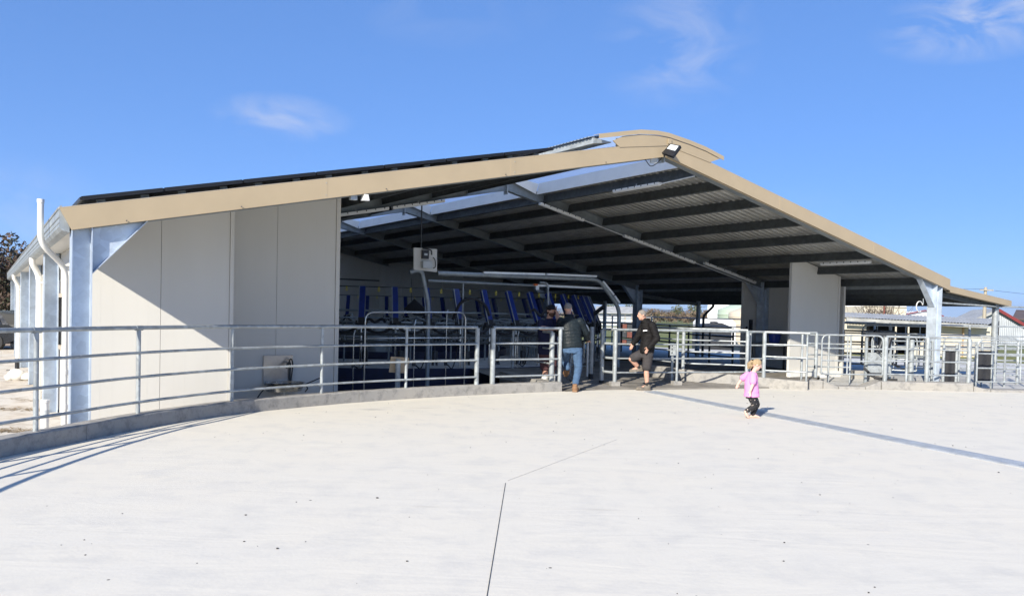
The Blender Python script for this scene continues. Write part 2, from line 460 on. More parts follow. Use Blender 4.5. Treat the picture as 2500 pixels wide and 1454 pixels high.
def on_path(path, px, z):
    best = min(range(len(path) - 1), key=lambda i: abs(proj(path[i] + Vector((0, 0, z)))[0] - px) if path[i].y > 5 else 1e9)
    lo = max(best - 1, 0); hi = min(best + 1, len(path) - 1); b = None
    for i in range(lo, hi):
        for k in range(21):
            p = path[i].lerp(path[i + 1], k / 20); e = abs(proj(p + Vector((0, 0, z)))[0] - px)
            if b is None or e < b[0]: b = (e, p, i)
    return b[1].copy(), b[2]

# one ground sheet to the horizon (lower than the yard), with grass further out
def ground_material():
    m, nt, b = new_mat('paddock')
    p = pos(nt)
    n = nnode(nt, 'ShaderNodeTexNoise', Scale=0.05, Detail=8.0, Roughness=0.6); nt.links.new(p, n.inputs['Vector'])
    n2 = nnode(nt, 'ShaderNodeTexNoise', Scale=2.5, Detail=8.0, Roughness=0.7); nt.links.new(p, n2.inputs['Vector'])
    g = ramp(nt, n.outputs[0], [(0.35, (0.12, 0.15, 0.035)), (0.65, (0.21, 0.20, 0.07))])
    g2 = mixc(nt, ramp(nt, n2.outputs[0], [(0.4, (0, 0, 0)), (0.65, (1, 1, 1))]), g, (0.10, 0.12, 0.03))
    nt.links.new(g2, b.inputs['Base Color']); b.inputs['Roughness'].default_value = 0.9
    bump(nt, b, n2.outputs[0], 0.6, 0.05)
ground_material()
simple('dirt', (0.33, 0.25, 0.17), 0.9, var=0.3, scale=1.5, bmp=0.5)
SZ = 8800
tag(MB().quad((-SZ, -SZ, -0.46), (SZ, -SZ, -0.46), (SZ, SZ, -0.46), (-SZ, SZ, -0.46)).build('ground', 'paddock'), kind='structure')
tri_fan('outside_apron', [(-5.0, -3, -0.40), (-5.0, 7, -0.40), (-4.2, 11.6, -0.40), (-2.6, 13.6, -0.4), W(0.4, 2, -0.40), W(0.4, 29.5, -0.40), W(-1.2, 30.2, -0.40), W(-7, 24, -0.40), W(-10, 10, -0.40), (-16, -3, -0.40)], 'apron_concrete')
tri_fan('dirt_track', [W(-22, 60, -0.43), W(2, 34, -0.43), W(0.5, 29.4, -0.43), W(-6.5, 23.5, -0.43), W(-14, 14, -0.43), W(-34, 30, -0.43)], 'dirt')

# the yard the camera stands on: bounded by the kerb on the left, the lane and kerb at the back
lane_front = [gp(1385, 955), gp(1500, 949), gp(1650, 947), gp(1975, 947)]
kr_front = [gp(1976, 948), gp(2100, 950), gp(2300, 954), gp(2440, 957), gp(2600, 960), Vector((16.5, 18.2, 0)), Vector((24.0, 17.5, 0))]
yard_pts = [p.copy() for p in kc] + [p.copy() for p in lane_front] + [p + Vector((0, 0.1, 0)) for p in kr_front] + [Vector((30, 10, 0)), Vector((30, -12, 0)), Vector((-4, -12, 0)), Vector((-4.2, 0, 0))]
yard = tri_fan('yard', yard_pts, 'yard_concrete')

def kerb_piece(path, lo, hi, h, w, name='kerb', mat='kerb_concrete', rough=0.004):
    """rounded-edge concrete kerb between two stations of a path; path = front face, body on its left"""
    seg = path[lo:hi + 1]
    prof = [(0, -0.06), (0, h - 0.018), (-0.006, h - 0.005), (-0.02, h), (-w + 0.02, h + 0.002), (-w + 0.005, h - 0.006), (-w, h - 0.02), (-w, -0.5)]
    # small casting unevenness
    rings = []
    for i, p in enumerate(seg):
        d = seg[min(i + 1, len(seg) - 1)] - seg[max(i - 1, 0)]; d.z = 0; d.normalize(); sd = Vector((d.y, -d.x, 0))
        rings.append([p + sd * (a + rnd.uniform(-rough, rough)) + Vector((0, 0, b + rnd.uniform(-rough, rough) * 0.6)) for a, b in prof])
    o = MB().rings(rings).build(name, mat)
    o['kind'] = 'structure'
    return o
jidx = [0] + [on_path(kf, x, 0)[1] for x in (221, 640, 893)] + [len(kf) - 1]
for a, b in zip(jidx[:-1], jidx[1:]):
    seg = [p.copy() for p in kf[a:b + 1]]
    seg[0] = seg[0].lerp(seg[1], 0.015); seg[-1] = seg[-1].lerp(seg[-2], 0.015)
    kerb_piece(seg, 0, len(seg) - 1, KH, 0.20)

# entry lane: dark grooved rubber and concrete, runs from the yard to the platform
lane_back = [W(19.2, 3.2), W(19.0, 5.6), W(15.5, 7.4), W(12.3, 7.2), W(9.2, 6.3), W(8.6, 4.2), W(8.9, 2.4)]
for p, z in zip(lane_back, (.06, .12, .20, .20, .20, .15, .02)): p.z = z
lane = tri_fan('lane_floor', [p + Vector((0, 0, 0.004)) for p in lane_front] + [p + Vector((0, 0, 0.004)) for p in lane_back], 'lane_rubber')
# raised rubber strips along the lane (each strip can be told apart in the photograph)
for i in range(9):
    t = 0.22 + i * 0.235
    a = lane_front[0].lerp(lane_front[1], .3) + Vector((-0.10, 1, 0)).normalized() * t
    b = lane_front[-1] + Vector((-0.10, 1, 0)).normalized() * t * 0.62
    if i > 5: b = a.lerp(b, 0.72)
    MB().bar(a + Vector((0, 0, 0.012 + .045 * t)), b + Vector((0, 0, 0.012 + .030 * t)), 0.195, 0.03).build('rubber_strip', 'lane_rubber', lane)
# shed and race floors
tri_fan('shed_floor', [W(0.3, 2.0, -0.395), W(2.6, 2.0, -0.395), W(8.8, 2.25, -0.395), W(9.2, 6.3, -0.395), W(19.8, 6.3, -0.395), W(19.8, 28.6, -0.395), W(0.3, 28.6, -0.395)], 'floor_concrete')
race = tri_fan('race_floor', [p + Vector((0, 0.12, 0.0)) for p in kr_front] + [Vector((24, 30, 0)), W(24, 26), W(19.2, 26), W(19.2, 7.2), W(15.5, 7.4), W(19.0, 5.6), W(19.2, 3.2), gp(1990, 940)], 'floor_concrete')
for p in race.data.vertices: p.co.z = 0.002
# back edge slab of the race so it meets the lower ground as a step
sweep([W(24.0, 26.0), W(24.0, 8.0), Vector((24, 30, 0))], [(0, -0.5), (0, 0.001), (-0.1, 0.001), (-0.1, -0.5)], 'slab_edge', 'kerb_concrete')['kind'] = 'structure'

# kerb on the right of the yard, with a lowered sill under each gate
def kerb_right():
    segs = [(1976, 2008, KH, KH), (2010, 2046, KH, 0.06), (2048, 2112, 0.06, 0.06), (2114, 2150, 0.06, KH), (2152, 2376, KH, KH), (2378, 2418, 0.13, 0.05), (2420, 2520, 0.05, 0.05), (2522, 2640, 0.05, KH)]
    path = smooth_path(kr_front, 8)
    for x0, x1, h0, h1 in segs:
        a, _ = on_path(path, x0, 0); b, _ = on_path(path, x1, 0)
        d = (b - a).normalized(); back = Vector((-d.y, d.x, 0)) * 0.42
        mb = MB()
        rings = []
        for p, h in ((a, h0), (b, h1)):
            rings.append([p + Vector((0, 0, -0.05)), p + Vector((0, 0, h - 0.02)), p + back * 0.05 + Vector((0, 0, h)), p + back + Vector((0, 0, h)), p + back + Vector((0, 0, -0.05))])
        o = mb.rings(rings).build('kerb', 'kerb_concrete'); o['kind'] = 'structure'
kerb_right()
# wedge-shaped kerb on the far side of the lane, and the one to the left of the entrance
kb = smooth_path([gp(1572, 889, .36), gp(1667, 902, .34), gp(1760, 911, .29), gp(1900, 925, .22), gp(1972, 931, .2)], 6)
for p in kb: p.z -= 0.20
kerb_piece(kb, 0, 14, 0.20, 0.22)
seg = [p.copy() for p in kb[14:]]; seg[0] = seg[0].lerp(seg[1], 0.02)
kerb_piece(seg, 0, len(seg) - 1, 0.20, 0.22)
wl_ = [gp(1376, 934, .2), gp(1310, 921, .2), gp(1243, 907, .2)]
for p in wl_: p.z = 0
a, b, c = wl_
mb = MB()
nrm = Vector((-(b - a).normalized().y, (b - a).normalized().x, 0)) * -0.0
back = (c - a).normalized(); side = Vector((-back.y, back.x, 0)) * 0.24; a = a + back * 0.42
mb.rings([[a + side * 0 + Vector((0, 0, -.3)), a + Vector((0, 0, .19)), a + side + Vector((0, 0, .19)), a + side + Vector((0, 0, -.4))],
          [b + Vector((0, 0, -.3)), b + Vector((0, 0, .20)), b + side + Vector((0, 0, .20)), b + side + Vector((0, 0, -.4))],
          [c + Vector((0, 0, -.3)), c + Vector((0, 0, .21)), c + side + Vector((0, 0, .21)), c + side + Vector((0, 0, -.4))]])
tag(mb.build('kerb', 'kerb_concrete'), kind='structure')

# expansion joints cut into the yard: thin dark recess lines
simple('joint_black', (0.05, 0.048, 0.045), 0.9); simple('joint_faint', (0.47, 0.45, 0.42), 0.9)
for q in (((1234, 1178), (1186, 1470)), ((1240, 1172), (1506, 1072))):
    a, b = gp(*q[0], 0.003), gp(*q[1], 0.003)
    wdt = 0.0042 if q[1][1] > 1400 else 0.002
    tag(MB().bar(a, b, wdt, 0.002).build('yard_joint', 'joint_black' if wdt > .003 else 'joint_faint', None), kind='structure')

# drain channel with grate sections across the yard
da, db = gp(1588, 956), gp(2600, 1156)
db = da.lerp(db, 1.9)
dd = (db - da); n_sec = 18; L = dd.length; dn = dd.normalized(); dside = Vector((-dn.y, dn.x, 0))
dr = thing('drain_channel', 'long galvanised slotted grate drain running diagonally across the white yard', 'drain', da, 0)
MB().bar(da + Vector((0, 0, 0.0045)), db + Vector((0, 0, 0.0045)), 0.30, 0.005).build('channel_bed', 'galvanised_shade_copy', dr)
for s in (-1, 1):
    MB().bar(da + dside * s * 0.155 + Vector((0, 0, .006)), db + dside * s * 0.155 + Vector((0, 0, .006)), 0.02, 0.016).build('edge_angle', 'grate_steel', dr)
for k in range(n_sec):
    a = da + dn * (L * k / n_sec + 0.006); b = da + dn * (L * (k + 1) / n_sec - 0.006)
    mb = MB()
    for s in (-0.135, -0.045, 0.045, 0.135): mb.bar(a + dside * s + Vector((0, 0, .0125)), b + dside * s + Vector((0, 0, .0125)), 0.012, 0.012)
    ln = (b - a).length; nb = int(ln / 0.036)
    for j in range(nb + 1):
        c = a + dn * (ln * j / nb) + Vector((0, 0, .0145))
        mb.bar(c - dside * 0.14, c + dside * 0.14, 0.018, 0.010)
    mb.build('grate', 'grate_steel', dr)
# ------------------------------------------------------------------ the milking shed
US, ZB, SL = 9.79, 4.576, 0.2153              # ridge position, barge underside at the ridge, roof slope
LEN = 28.65; WID = 19.81
def zb(u): return ZB - SL * abs(u - US)       # underside of barge / rafters
def zr(u): return zb(u) + 0.275               # roof sheet
PV = [0.13, 5.55, 11.30, 17.03, 22.76, 28.40] # portal frames
shed = thing('milking_shed', 'large open-sided milking shed with tan barge boards and galvanised portal frames', 'shed', B0, BROT)
NV = VD
def ibeam(p, q, depth_dir, depth, width, name, mat='galvanised_beam', tw=0.012, tf=0.012, parent=shed):
    """I-section from p to q; depth_dir = direction of the web depth"""
    p, q = Vector(p), Vector(q); d = (q - p).normalized(); dd_ = (depth_dir - d * depth_dir.dot(d)).normalized(); sd = d.cross(dd_)
    mb = MB()
    a, b = dd_ * (depth / 2 - tf), sd * tw / 2
    mb.prism([p - a - b, p + a - b, p + a + b, p - a + b], q - p)
    for s in (-1, 1):
        c = dd_ * s * (depth / 2 - tf / 2); a, b = dd_ * tf / 2, sd * width / 2
        mb.prism([p + c - a - b, p + c + a - b, p + c + a + b, p + c - a + b], q - p)
    return mb.build(name, mat, parent)
ZF = -0.42
for k, v in enumerate(PV):
    mat = 'galvanised_beam'
    # left column stands outside the wall, right column on the lane side
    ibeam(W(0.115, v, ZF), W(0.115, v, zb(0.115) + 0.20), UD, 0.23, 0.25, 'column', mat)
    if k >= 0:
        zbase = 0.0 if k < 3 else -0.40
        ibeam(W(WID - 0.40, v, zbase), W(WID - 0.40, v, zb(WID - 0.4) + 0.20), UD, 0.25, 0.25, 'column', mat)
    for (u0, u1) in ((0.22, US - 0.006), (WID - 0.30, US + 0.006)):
        ibeam(W(u0, v, zb(u0) + 0.12), W(u1, v, zb(u1) + 0.12), Vector((0, 0, 1)), 0.25, 0.15, 'rafter', 'galvanised_shade_copy')
    # haunches: web plate and sloping flange
    for (uc, s, dz) in ((0.235, 1, 1.0), (WID - 0.53, -1, 1.0)):
        zt = zb(uc)
        a, b, c = W(uc, v - 0.006, zt - 0.56), W(uc + s * 0.62, v - 0.006, zt + s * 0 + SL * 0.62 + 0.0), W(uc, v - 0.006, zt + 0.02)
        mb = MB(); mb.prism([a, b, c], VD * 0.012); mb.build('haunch_plate', mat, shed)
        MB().bar(a, b, 0.15, 0.012, up=UD * s + Vector((0, 0, -1))).build('haunch_flange', mat, shed)
    # ridge splice plates
    MB().box(W(US, v, ZB + 0.10), (0.024, 0.17, 0.40), (UD, VD, Vector((0, 0, 1)))).build('splice_plate', 'galvanised', shed)
# purlins between the frames
pu_right = [10.93, 11.72, 12.88, 14.25, 15.50, 16.95, 18.15, 19.45]
pu_left = [0.10, 1.30, 2.60, 3.90, 5.20, 6.50, 7.75, 8.70]
for side, us in (('r', pu_right), ('l', pu_left)):
    for u in us:
        for k in range(5):
            v0, v1 = PV[k] + 0.012, PV[k + 1] - 0.012
            if k == 0 and u < 4.7: v0 = 2.1 if u < 2.4 else 3.5
            zc = zr(u) - 0.125
            mb = MB()
            s = 1 if u > US else -1
            up = Vector((UD.x * SL * s, UD.y * SL * s, 1)).normalized(); sdv = UD * s - up * up.dot(UD * s)
            sdv = sdv.normalized()
            p, q = W(u, v0, zc), W(u, v1, zc)
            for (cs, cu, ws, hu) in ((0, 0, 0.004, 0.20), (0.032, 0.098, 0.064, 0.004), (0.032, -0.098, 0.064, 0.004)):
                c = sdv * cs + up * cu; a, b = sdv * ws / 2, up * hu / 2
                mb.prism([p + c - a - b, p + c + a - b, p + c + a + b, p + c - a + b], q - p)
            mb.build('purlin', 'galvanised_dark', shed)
# ribbed roof sheeting
def ribbed(u0, u1, v0, v1, zf, name, mat, pitch=0.19, rib=0.03, parent=shed, along='u'):
    prof = []
    n = int((v1 - v0) / pitch)
    for i in range(n):
        b = v0 + i * pitch
        prof += [(b, 0), (b + pitch * 0.52, 0), (b + pitch * 0.64, rib), (b + pitch * 0.88, rib)]
    prof.append((v0 + n * pitch, 0))
    mb = MB()
    nu = 2 if not callable(zf) or abs(u1 - u0) > 3.5 else 9
    us = [u0 + (u1 - u0) * i / (nu - 1) for i in range(nu)]
    for u in us: mb.v += [W(u, v, zf(u) + h) for v, h in prof]
    m = len(prof)
    for i in range(nu - 1):
        for j in range(m - 1): mb.f.append((i * m + j, i * m + j + 1, (i + 1) * m + j + 1, (i + 1) * m + j))
    return mb.build(name, mat, parent)
ribbed(-0.14, 8.62, 0.03, LEN + 0.1, zr, 'roof_sheeting', 'roof_steel')
ribbed(10.86, WID + 0.12, 0.03, LEN + 0.1, zr, 'roof_sheeting', 'roof_steel')
# raised curved ridge ventilator running the length of the shed
def zarc(u):
    pts = [(8.05, 4.715), (8.7, 4.86), (9.1, 4.945), (9.5, 4.985), (9.8, 4.985), (10.35, 4.925), (10.8, 4.855), (11.3, 4.735)]
    for (a, za), (b, z_b) in zip(pts, pts[1:]):
        if u <= b: return za + (z_b - za) * (u - a) / (b - a)
    return pts[-1][1]
m_, nt_, b_ = new_mat('clear_sheet')
b_.inputs['Base Color'].default_value = (0.50, 0.66, 0.90, 1); b_.inputs['Roughness'].default_value = 0.35
tr = nt_.nodes.new('ShaderNodeBsdfTranslucent'); tr.inputs[0].default_value = (0.52, 0.68, 0.92, 1)
mx = nt_.nodes.new('ShaderNodeMixShader'); mx.inputs[0].default_value = 0.65
nt_.links.new(b_.outputs[0], mx.inputs[1]); nt_.links.new(tr.outputs[0], mx.inputs[2]); nt_.links.new(mx.outputs[0], nt_.nodes['Material Output'].inputs[0])
vent = ribbed(8.02, 11.3, 0.06, LEN, zarc, 'ridge_ventilator', 'clear_sheet', pitch=0.10, rib=0.010)
ve = ribbed(8.0, 8.52, 0.06, LEN, lambda u: zarc(u) + 0.004, 'vent_edge', 'galvanised', pitch=0.10, rib=0.014)
for p in vent.data.polygons: p.use_smooth = False
# galvanised flashing under the open (left) edge of the ventilator, one length per bay
for k in range(5):
    v0, v1 = PV[k] + 0.02 if k else 0.04, PV[k + 1] - 0.02
    mb = MB(); mb.prism([W(8.06, v0, 4.70), W(8.46, v0, 4.68), W(8.48, v0, 4.665), W(8.06, v0, 4.60)], VD * (v1 - v0))
    mb.build('vent_flashing', 'galvanised', shed)
# white upstands of the ridge opening (right side and the returns at each frame)
for k in range(5):
    v0, v1 = PV[k] + 0.10, PV[k + 1] - 0.10
    mb = MB(); mb.prism([W(10.64, v0, 4.55), W(10.64, v1, 4.55), W(10.72, v1, zarc(10.72) - 0.03), W(10.72, v0, zarc(10.72) - 0.03)], Vector((UD.x, UD.y, 0)) * 0.02)
    mb.build('upstand', 'upstand_white', shed)
    for vv in (v0, v1):
        mb = MB(); mb.prism([W(8.75, vv, zr(8.75)), W(9.79, vv, zr(9.79) - 0.02), W(10.62, vv, 4.56), W(10.70, vv, zarc(10.70) - 0.05), W(9.79, vv, zarc(9.79) - 0.05), W(8.75, vv, zarc(8.75) - 0.05)], VD * 0.015)
        mb.build('upstand_return', 'upstand_white', shed)
# tan barge boards on the front gable (folded flashing with a bottom lip)
def barge(u0, u1, name, endcut0=0.0, parent=shed, zfun=zb, h=0.275, v=-0.02, w0=None):
    a0, a1 = W(u0, v, zfun(u0)), W(u1, v, zfun(u1))
    t0, t1 = W(u0 + endcut0, v, zfun(u0 + endcut0) + h), W(u1, v, zfun(u1) + h)
    mb = MB(); mb.prism([a0, a1, t1, t0], VD * 0.03)
    mb.prism([a0 - VD * .002, a1 - VD * .002, a1 - VD * .002 + Vector((0, 0, .012)), a0 - VD * .002 + Vector((0, 0, .012))], VD * 0.12)   # bottom lip
    mb.prism([t0 + Vector((0, 0, .001)), t1 + Vector((0, 0, .001)), t1 + Vector((0, 0, .012)), t0 + Vector((0, 0, .012))], VD * 0.16)      # cover over the sheet edge
    return mb.build(name, 'barge_tan', parent)
barge(0.0, US - 0.003, 'barge_board', -0.13)
barge(US + 0.003, WID + 0.04, 'barge_board')
for u in (0.6, 2.0, 4.1, 6.2, 8.3): MB().lathe(W(u, -0.034, zb(u) + 0.03), [(0.009, 0), (0.009, 0.012), (0.004, 0.016)], 8, (UD, Vector((0, 0, 1)), -VD)).build('rivet', 'dark_steel', shed)
for u in (3.15, 6.35, 13.1, 16.5):              # lap joints in the barge
    w_ = 0.05
    MB().prism([W(u - w_, -0.0225, zb(u - w_) + .002), W(u + w_, -0.0225, zb(u + w_) + .002), W(u + w_, -0.0225, zb(u + w_) + .273), W(u - w_, -0.0225, zb(u - w_) + .273)], VD * 0.0024).build('lap_joint', 'barge_tan', shed)
    for f in (.05, .22): MB().lathe(W(u + .03, -0.0225, zb(u + .03) + f), [(0.007, 0), (0.007, 0.005), (0.003, 0.007)], 8, (UD, Vector((0, 0, 1)), -VD)).build('rivet', 'galvanised', shed)
# gable infill under the ventilator
inf = MB()
poly = [W(8.62, -0.030, zb(8.62) + 0.27), W(8.46, -0.030, 4.69)] + [W(u, -0.030, zarc(u) - 0.055) for u in (8.7, 9.1, 9.5, 9.8, 10.35, 10.8, 11.2)] + [W(10.92, -0.030, zb(10.92) + 0.27), W(US, -0.030, ZB + 0.2)]
inf.prism(poly, VD * 0.02); inf.build('gable_infill', 'barge_tan', shed)
cap = MB(); rings = []
for u in (8.13, 8.7, 9.1, 9.5, 9.8, 10.35, 10.8, 11.3):
    rings.append([W(u, -0.045, zarc(u) - 0.05), W(u, -0.045, zarc(u) + 0.03), W(u, 0.12, zarc(u) + 0.035), W(u, 0.12, zarc(u) + 0.03), W(u, -0.035, zarc(u) + 0.024), W(u, -0.035, zarc(u) - 0.05)])
cap.rings(rings).build('curved_barge', 'barge_tan', shed, smooth=False)
MB().box(W(9.82, -0.05, 4.86), (0.09, 0.012, 0.10), (UD, VD, Vector((0, 0, 1)))).build('patch_plate', 'barge_tan', shed)
# left gutter with ribbed face, bracket soffit
gut = MB()
gp_prof = [(-0.02, 2.44), (-0.10, 2.46), (-0.13, 2.50), (-0.13, 2.535), (-0.12, 2.545), (-0.13, 2.555), (-0.13, 2.60), (-0.12, 2.61), (-0.135, 2.62), (-0.135, 2.685), (-0.115, 2.69), (-0.02, 2.60)]
gut.prism([W(u, 0.02, z) for u, z in gp_prof], VD * (LEN - 0.1)); gut.build('gutter', 'galvanised_dull', shed)
mb = MB(); mb.prism([W(-0.01, 0.15, 2.46), W(0.27, 0.15, 2.46), W(0.27, 0.15, 2.475), W(-0.01, 0.15, 2.475)], VD * (LEN - 0.4)); mb.build('soffit', 'panel_white', shed)
mb = MB(); mb.prism([W(-0.128, 0.03, 2.685), W(-0.10, 0.03, 2.685), W(-0.10, 0.03, 2.757), W(-0.128, 0.03, 2.752)], VD * (LEN - .1)); mb.build('eave_light_stop', 'galvanised_dull', shed)  # strip added to stop sun flecks leaking between gutter and roof ribs
# wall panels: insulated white sheets, each its own piece
def wall_run(axis, fixed, a, b, z0, ztop, n, thick=0.075, flip=1):
    wdt = (b - a) / n
    for i in range(n):
        p0, p1 = a + i * wdt + 0.003, a + (i + 1) * wdt - 0.003
        mb = MB()
        if axis == 'u':   # wall runs along u at v = fixed
            pts = [W(p0, fixed, z0), W(p1, fixed, z0), W(p1, fixed, ztop(p1)), W(p0, fixed, ztop(p0))]
            mb.prism(pts, VD * thick)
            # fine pressed ribs near the edges of the sheet
            for off in (0.18, 0.34):
                for e in (p0 + off * wdt, p1 - off * wdt):
                    mb.prism([W(e - 0.006, fixed - 0.0008, z0), W(e + 0.006, fixed - 0.0008, z0), W(e + 0.006, fixed - 0.0008, ztop(e) - .01), W(e - 0.006, fixed - 0.0008, ztop(e) - .01)], VD * 0.003)
        else:
            pts = [W(fixed, p0, z0), W(fixed, p1, z0), W(fixed, p1, ztop(fixed)), W(fixed, p0, ztop(fixed))]
            mb.prism(pts, UD * thick * flip)
        mb.build('wall_panel', 'panel_white', shed)
top_under = lambda u: zr(u) - 0.03
wall_run('u', 2.0, 0.345, 2.36, -0.40, top_under, 2)
MB().prism([W(2.362, 1.985, -0.4), W(2.42, 1.985, -0.4), W(2.42, 1.985, top_under(2.4)), W(2.362, 1.985, top_under(2.36))], VD * 1.40).build('corner_flashing', 'panel_white', shed)
wall_run('u', 3.4, 2.43, 4.64, -0.40, top_under, 2)
MB().prism([W(4.643, 3.385, -0.4), W(4.72, 3.385, -0.4), W(4.72, 3.385, top_under(4.72)), W(4.643, 3.385, top_under(4.643))], VD * 0.12).build('corner_flashing', 'panel_white', shed)
wall_run('v', 4.64, 3.48, 5.5, -0.40, lambda u: zr(4.7) - 0.05, 2, 0.075)
wall_run('v', 0.26, 2.08, 4.40, -0.40, lambda u: 2.47, 2)
# window bay in the left wall
for (v0, v1, z0, z1) in ((4.406, 5.80, -0.40, 0.75), (4.406, 5.80, 1.75, 2.47)):
    MB().prism([W(0.26, v0, z0), W(0.26, v1, z0), W(0.26, v1, z1), W(0.26, v0, z1)], UD * 0.075).build('wall_panel', 'panel_white', shed)
simple('window_glass', (0.25, 0.27, 0.29), 0.06, var=0.1); simple('window_tan', (0.50, 0.42, 0.32), 0.5)
wf = MB()
for (v0, v1, z0, z1) in ((4.41, 4.48, .755, 1.745), (5.72, 5.79, .755, 1.745), (4.482, 5.718, .755, .825), (4.482, 5.718, 1.675, 1.745)):
    wf.prism([W(0.23, v0, z0), W(0.23, v1, z0), W(0.23, v1, z1), W(0.23, v0, z1)], UD * 0.09)
win = wf.build('window', 'window_tan', shed)
MB().prism([W(0.27, 4.482, .826), W(0.27, 5.718, .826), W(0.27, 5.718, 1.674), W(0.27, 4.482, 1.674)], UD * 0.01).build('pane', 'window_glass', win)
wall_run('v', 0.26, 5.806, LEN, -0.40, lambda u: 2.47, 23)
wall_run('u', 23.0, 0.34, 14.28, -0.40, top_under, 14)
ca, cb_ = W(14.32, 23.0, 0), W(19.55, 17.1, 0)
for k in range(8):                                # angled wall across the back right corner
    f0, f1 = k / 8 + .0004, (k + 1) / 8 - .0004
    u0, u1 = 14.32 + 5.23 * f0, 14.32 + 5.23 * f1
    p, q = ca.lerp(cb_, f0), ca.lerp(cb_, f1); nb = Vector((-(q - p).y, (q - p).x, 0)).normalized() * 0.075
    MB().prism([Vector((p.x, p.y, -.4)), Vector((q.x, q.y, -.4)), Vector((q.x, q.y, top_under(u1))), Vector((p.x, p.y, top_under(u0)))], nb).build('wall_panel', 'panel_white', shed)
MB().prism([W(14.20, 22.98, -.4), W(14.42, 22.86, -.4), W(14.46, 23.1, -.4), W(14.20, 23.1, -.4)], (0, 0, top_under(14.4) + .4)).build('corner_flashing', 'panel_white', shed)
MB().prism([W(9.5, 22.985, 2.86), W(14.28, 22.985, 2.86), W(14.28, 22.985, 2.92), W(9.5, 22.985, 2.92)], VD * 0.014).build('wall_trim', 'dark_steel', shed)
# small machine room on the right: front return wall, end wall, side wall with a little window
wall_run('u', 2.7, 17.06, 19.10, 0.0, top_under, 1)
MB().prism([W(19.103, 2.69, 0.0), W(19.19, 2.69, 0.0), W(19.19, 2.69, top_under(19.19)), W(19.103, 2.69, top_under(19.1))], VD * 0.10).build('corner_flashing', 'panel_white', shed)
MB().prism([W(16.99, 2.60, 0.0), W(19.20, 2.60, 0.0), W(19.20, 2.60, 0.16), W(16.99, 2.60, 0.16)], VD * 0.098).build('plinth', 'pvc_white', shed)
wall_run('u', 5.72, 18.70, 19.62, 0.0, top_under, 1)
for (v0, v1, z0, z1) in ((2.82, 3.45, 0, 2.55), (3.456, 3.95, 0, 1.62), (3.456, 3.95, 1.86, 2.55), (3.956, 5.71, 0, 2.55)):
    MB().prism([W(19.55, v0, z0), W(19.55, v1, z0), W(19.55, v1, z1), W(19.55, v0, z1)], UD * 0.075).build('wall_panel', 'panel_white', shed)
# lean-to on the right
def zl(u): return 2.30 - 0.092 * (u - 19.9)
lt = ribbed(19.86, 23.10, 0.05, LEN, lambda u: zl(u) + 0.20, 'lean_to_roof', 'roof_steel')
barge(19.88, 23.12, 'lean_to_barge', zfun=lambda u: zl(u) + 0.07, h=0.15, v=0.0)
for u in (20.0, 20.9, 21.8, 22.95):
    MB().prism([W(u - .03, 0.1, zl(u) + 0.05), W(u + .03, 0.1, zl(u) + 0.05), W(u + .03, 0.1, zl(u) + 0.19), W(u - .03, 0.1, zl(u) + 0.19)], VD * (LEN - .3)).build('purlin', 'galvanised_dark', shed)
for v in PV:
    MB().tube([W(22.72, v + 0.1, -0.02), W(22.72, v + 0.1, zl(22.7) + 0.17)], 0.085, 16).build('column', 'galvanised', shed, smooth=True)
    MB().bar(W(19.6, v + 0.1, zl(19.7) + 0.02), W(22.7, v + 0.1, zl(22.7) + 0.02), 0.08, 0.12).build('rafter', 'galvanised_dark', shed)
# lean-to gutter and its downpipe
MB().prism([W(23.08, 0.1, zl(23.1) + 0.06), W(23.20, 0.1, zl(23.1) + 0.06), W(23.20, 0.1, zl(23.1) + 0.19), W(23.08, 0.1, zl(23.1) + 0.19)], VD * (LEN - 0.2)).build('gutter', 'galvanised_dull', shed)
MB().tube(fillet([W(23.12, 11.0, 2.10), W(23.12, 11.0, 2.0), W(22.86, 11.25, 1.62), W(22.86, 11.25, 0.0)], 0.12), 0.05, 10).build('downpipe', 'black_plastic', shed, smooth=True)
# eave gutter of the main roof over the lean-to
MB().prism([W(WID + 0.05, 0.06, 2.47), W(WID + 0.16, 0.06, 2.47), W(WID + 0.16, 0.06, 2.58), W(WID + 0.05, 0.06, 2.58)], VD * (LEN - 0.1)).build('gutter', 'galvanised_dull', shed)
# white downpipes on the left side
def pipe(pts, r, name='downpipe', mat='pvc_white'):
    o = MB().tube(fillet(pts, 0.16, 6), r, 12).build(name, mat, shed, smooth=True)
    return o
vp = pipe([W(-0.24, 1.75, 2.97), W(-0.24, 1.75, 2.40), W(0.09, 2.05, 2.08), W(0.09, 2.05, -0.40)], 0.040, 'vent_pipe')
MB().tube([W(-0.24, 1.75, 2.95), W(-0.24, 1.75, 3.0)], 0.046, 12).build('pipe_cap', 'pvc_white', vp, smooth=True)
for z in (2.04, 0.55, 0.05): MB().tube([W(0.09, 2.05, z), W(0.09, 2.05, z + 0.07)], 0.047, 12).build('pipe_socket', 'pvc_white', vp, smooth=True)
for v, uu in ((8.0, 0.05), (20.9, 0.05)):
    dp = pipe([W(-0.08, v - 0.1, 2.47), W(-0.08, v - 0.1, 2.36), W(uu, v, 2.12), W(uu, v, -0.40)], 0.058)
    MB().tube([W(uu, v, 2.04), W(uu, v, 2.12)], 0.066, 12).build('pipe_socket', 'pvc_white', dp, smooth=True)
    MB().box(W(uu + 0.06, v, 1.98), (0.12, 0.16, 0.03), (UD, VD, Vector((0, 0, 1)))).build('pipe_bracket', 'pvc_white', dp)

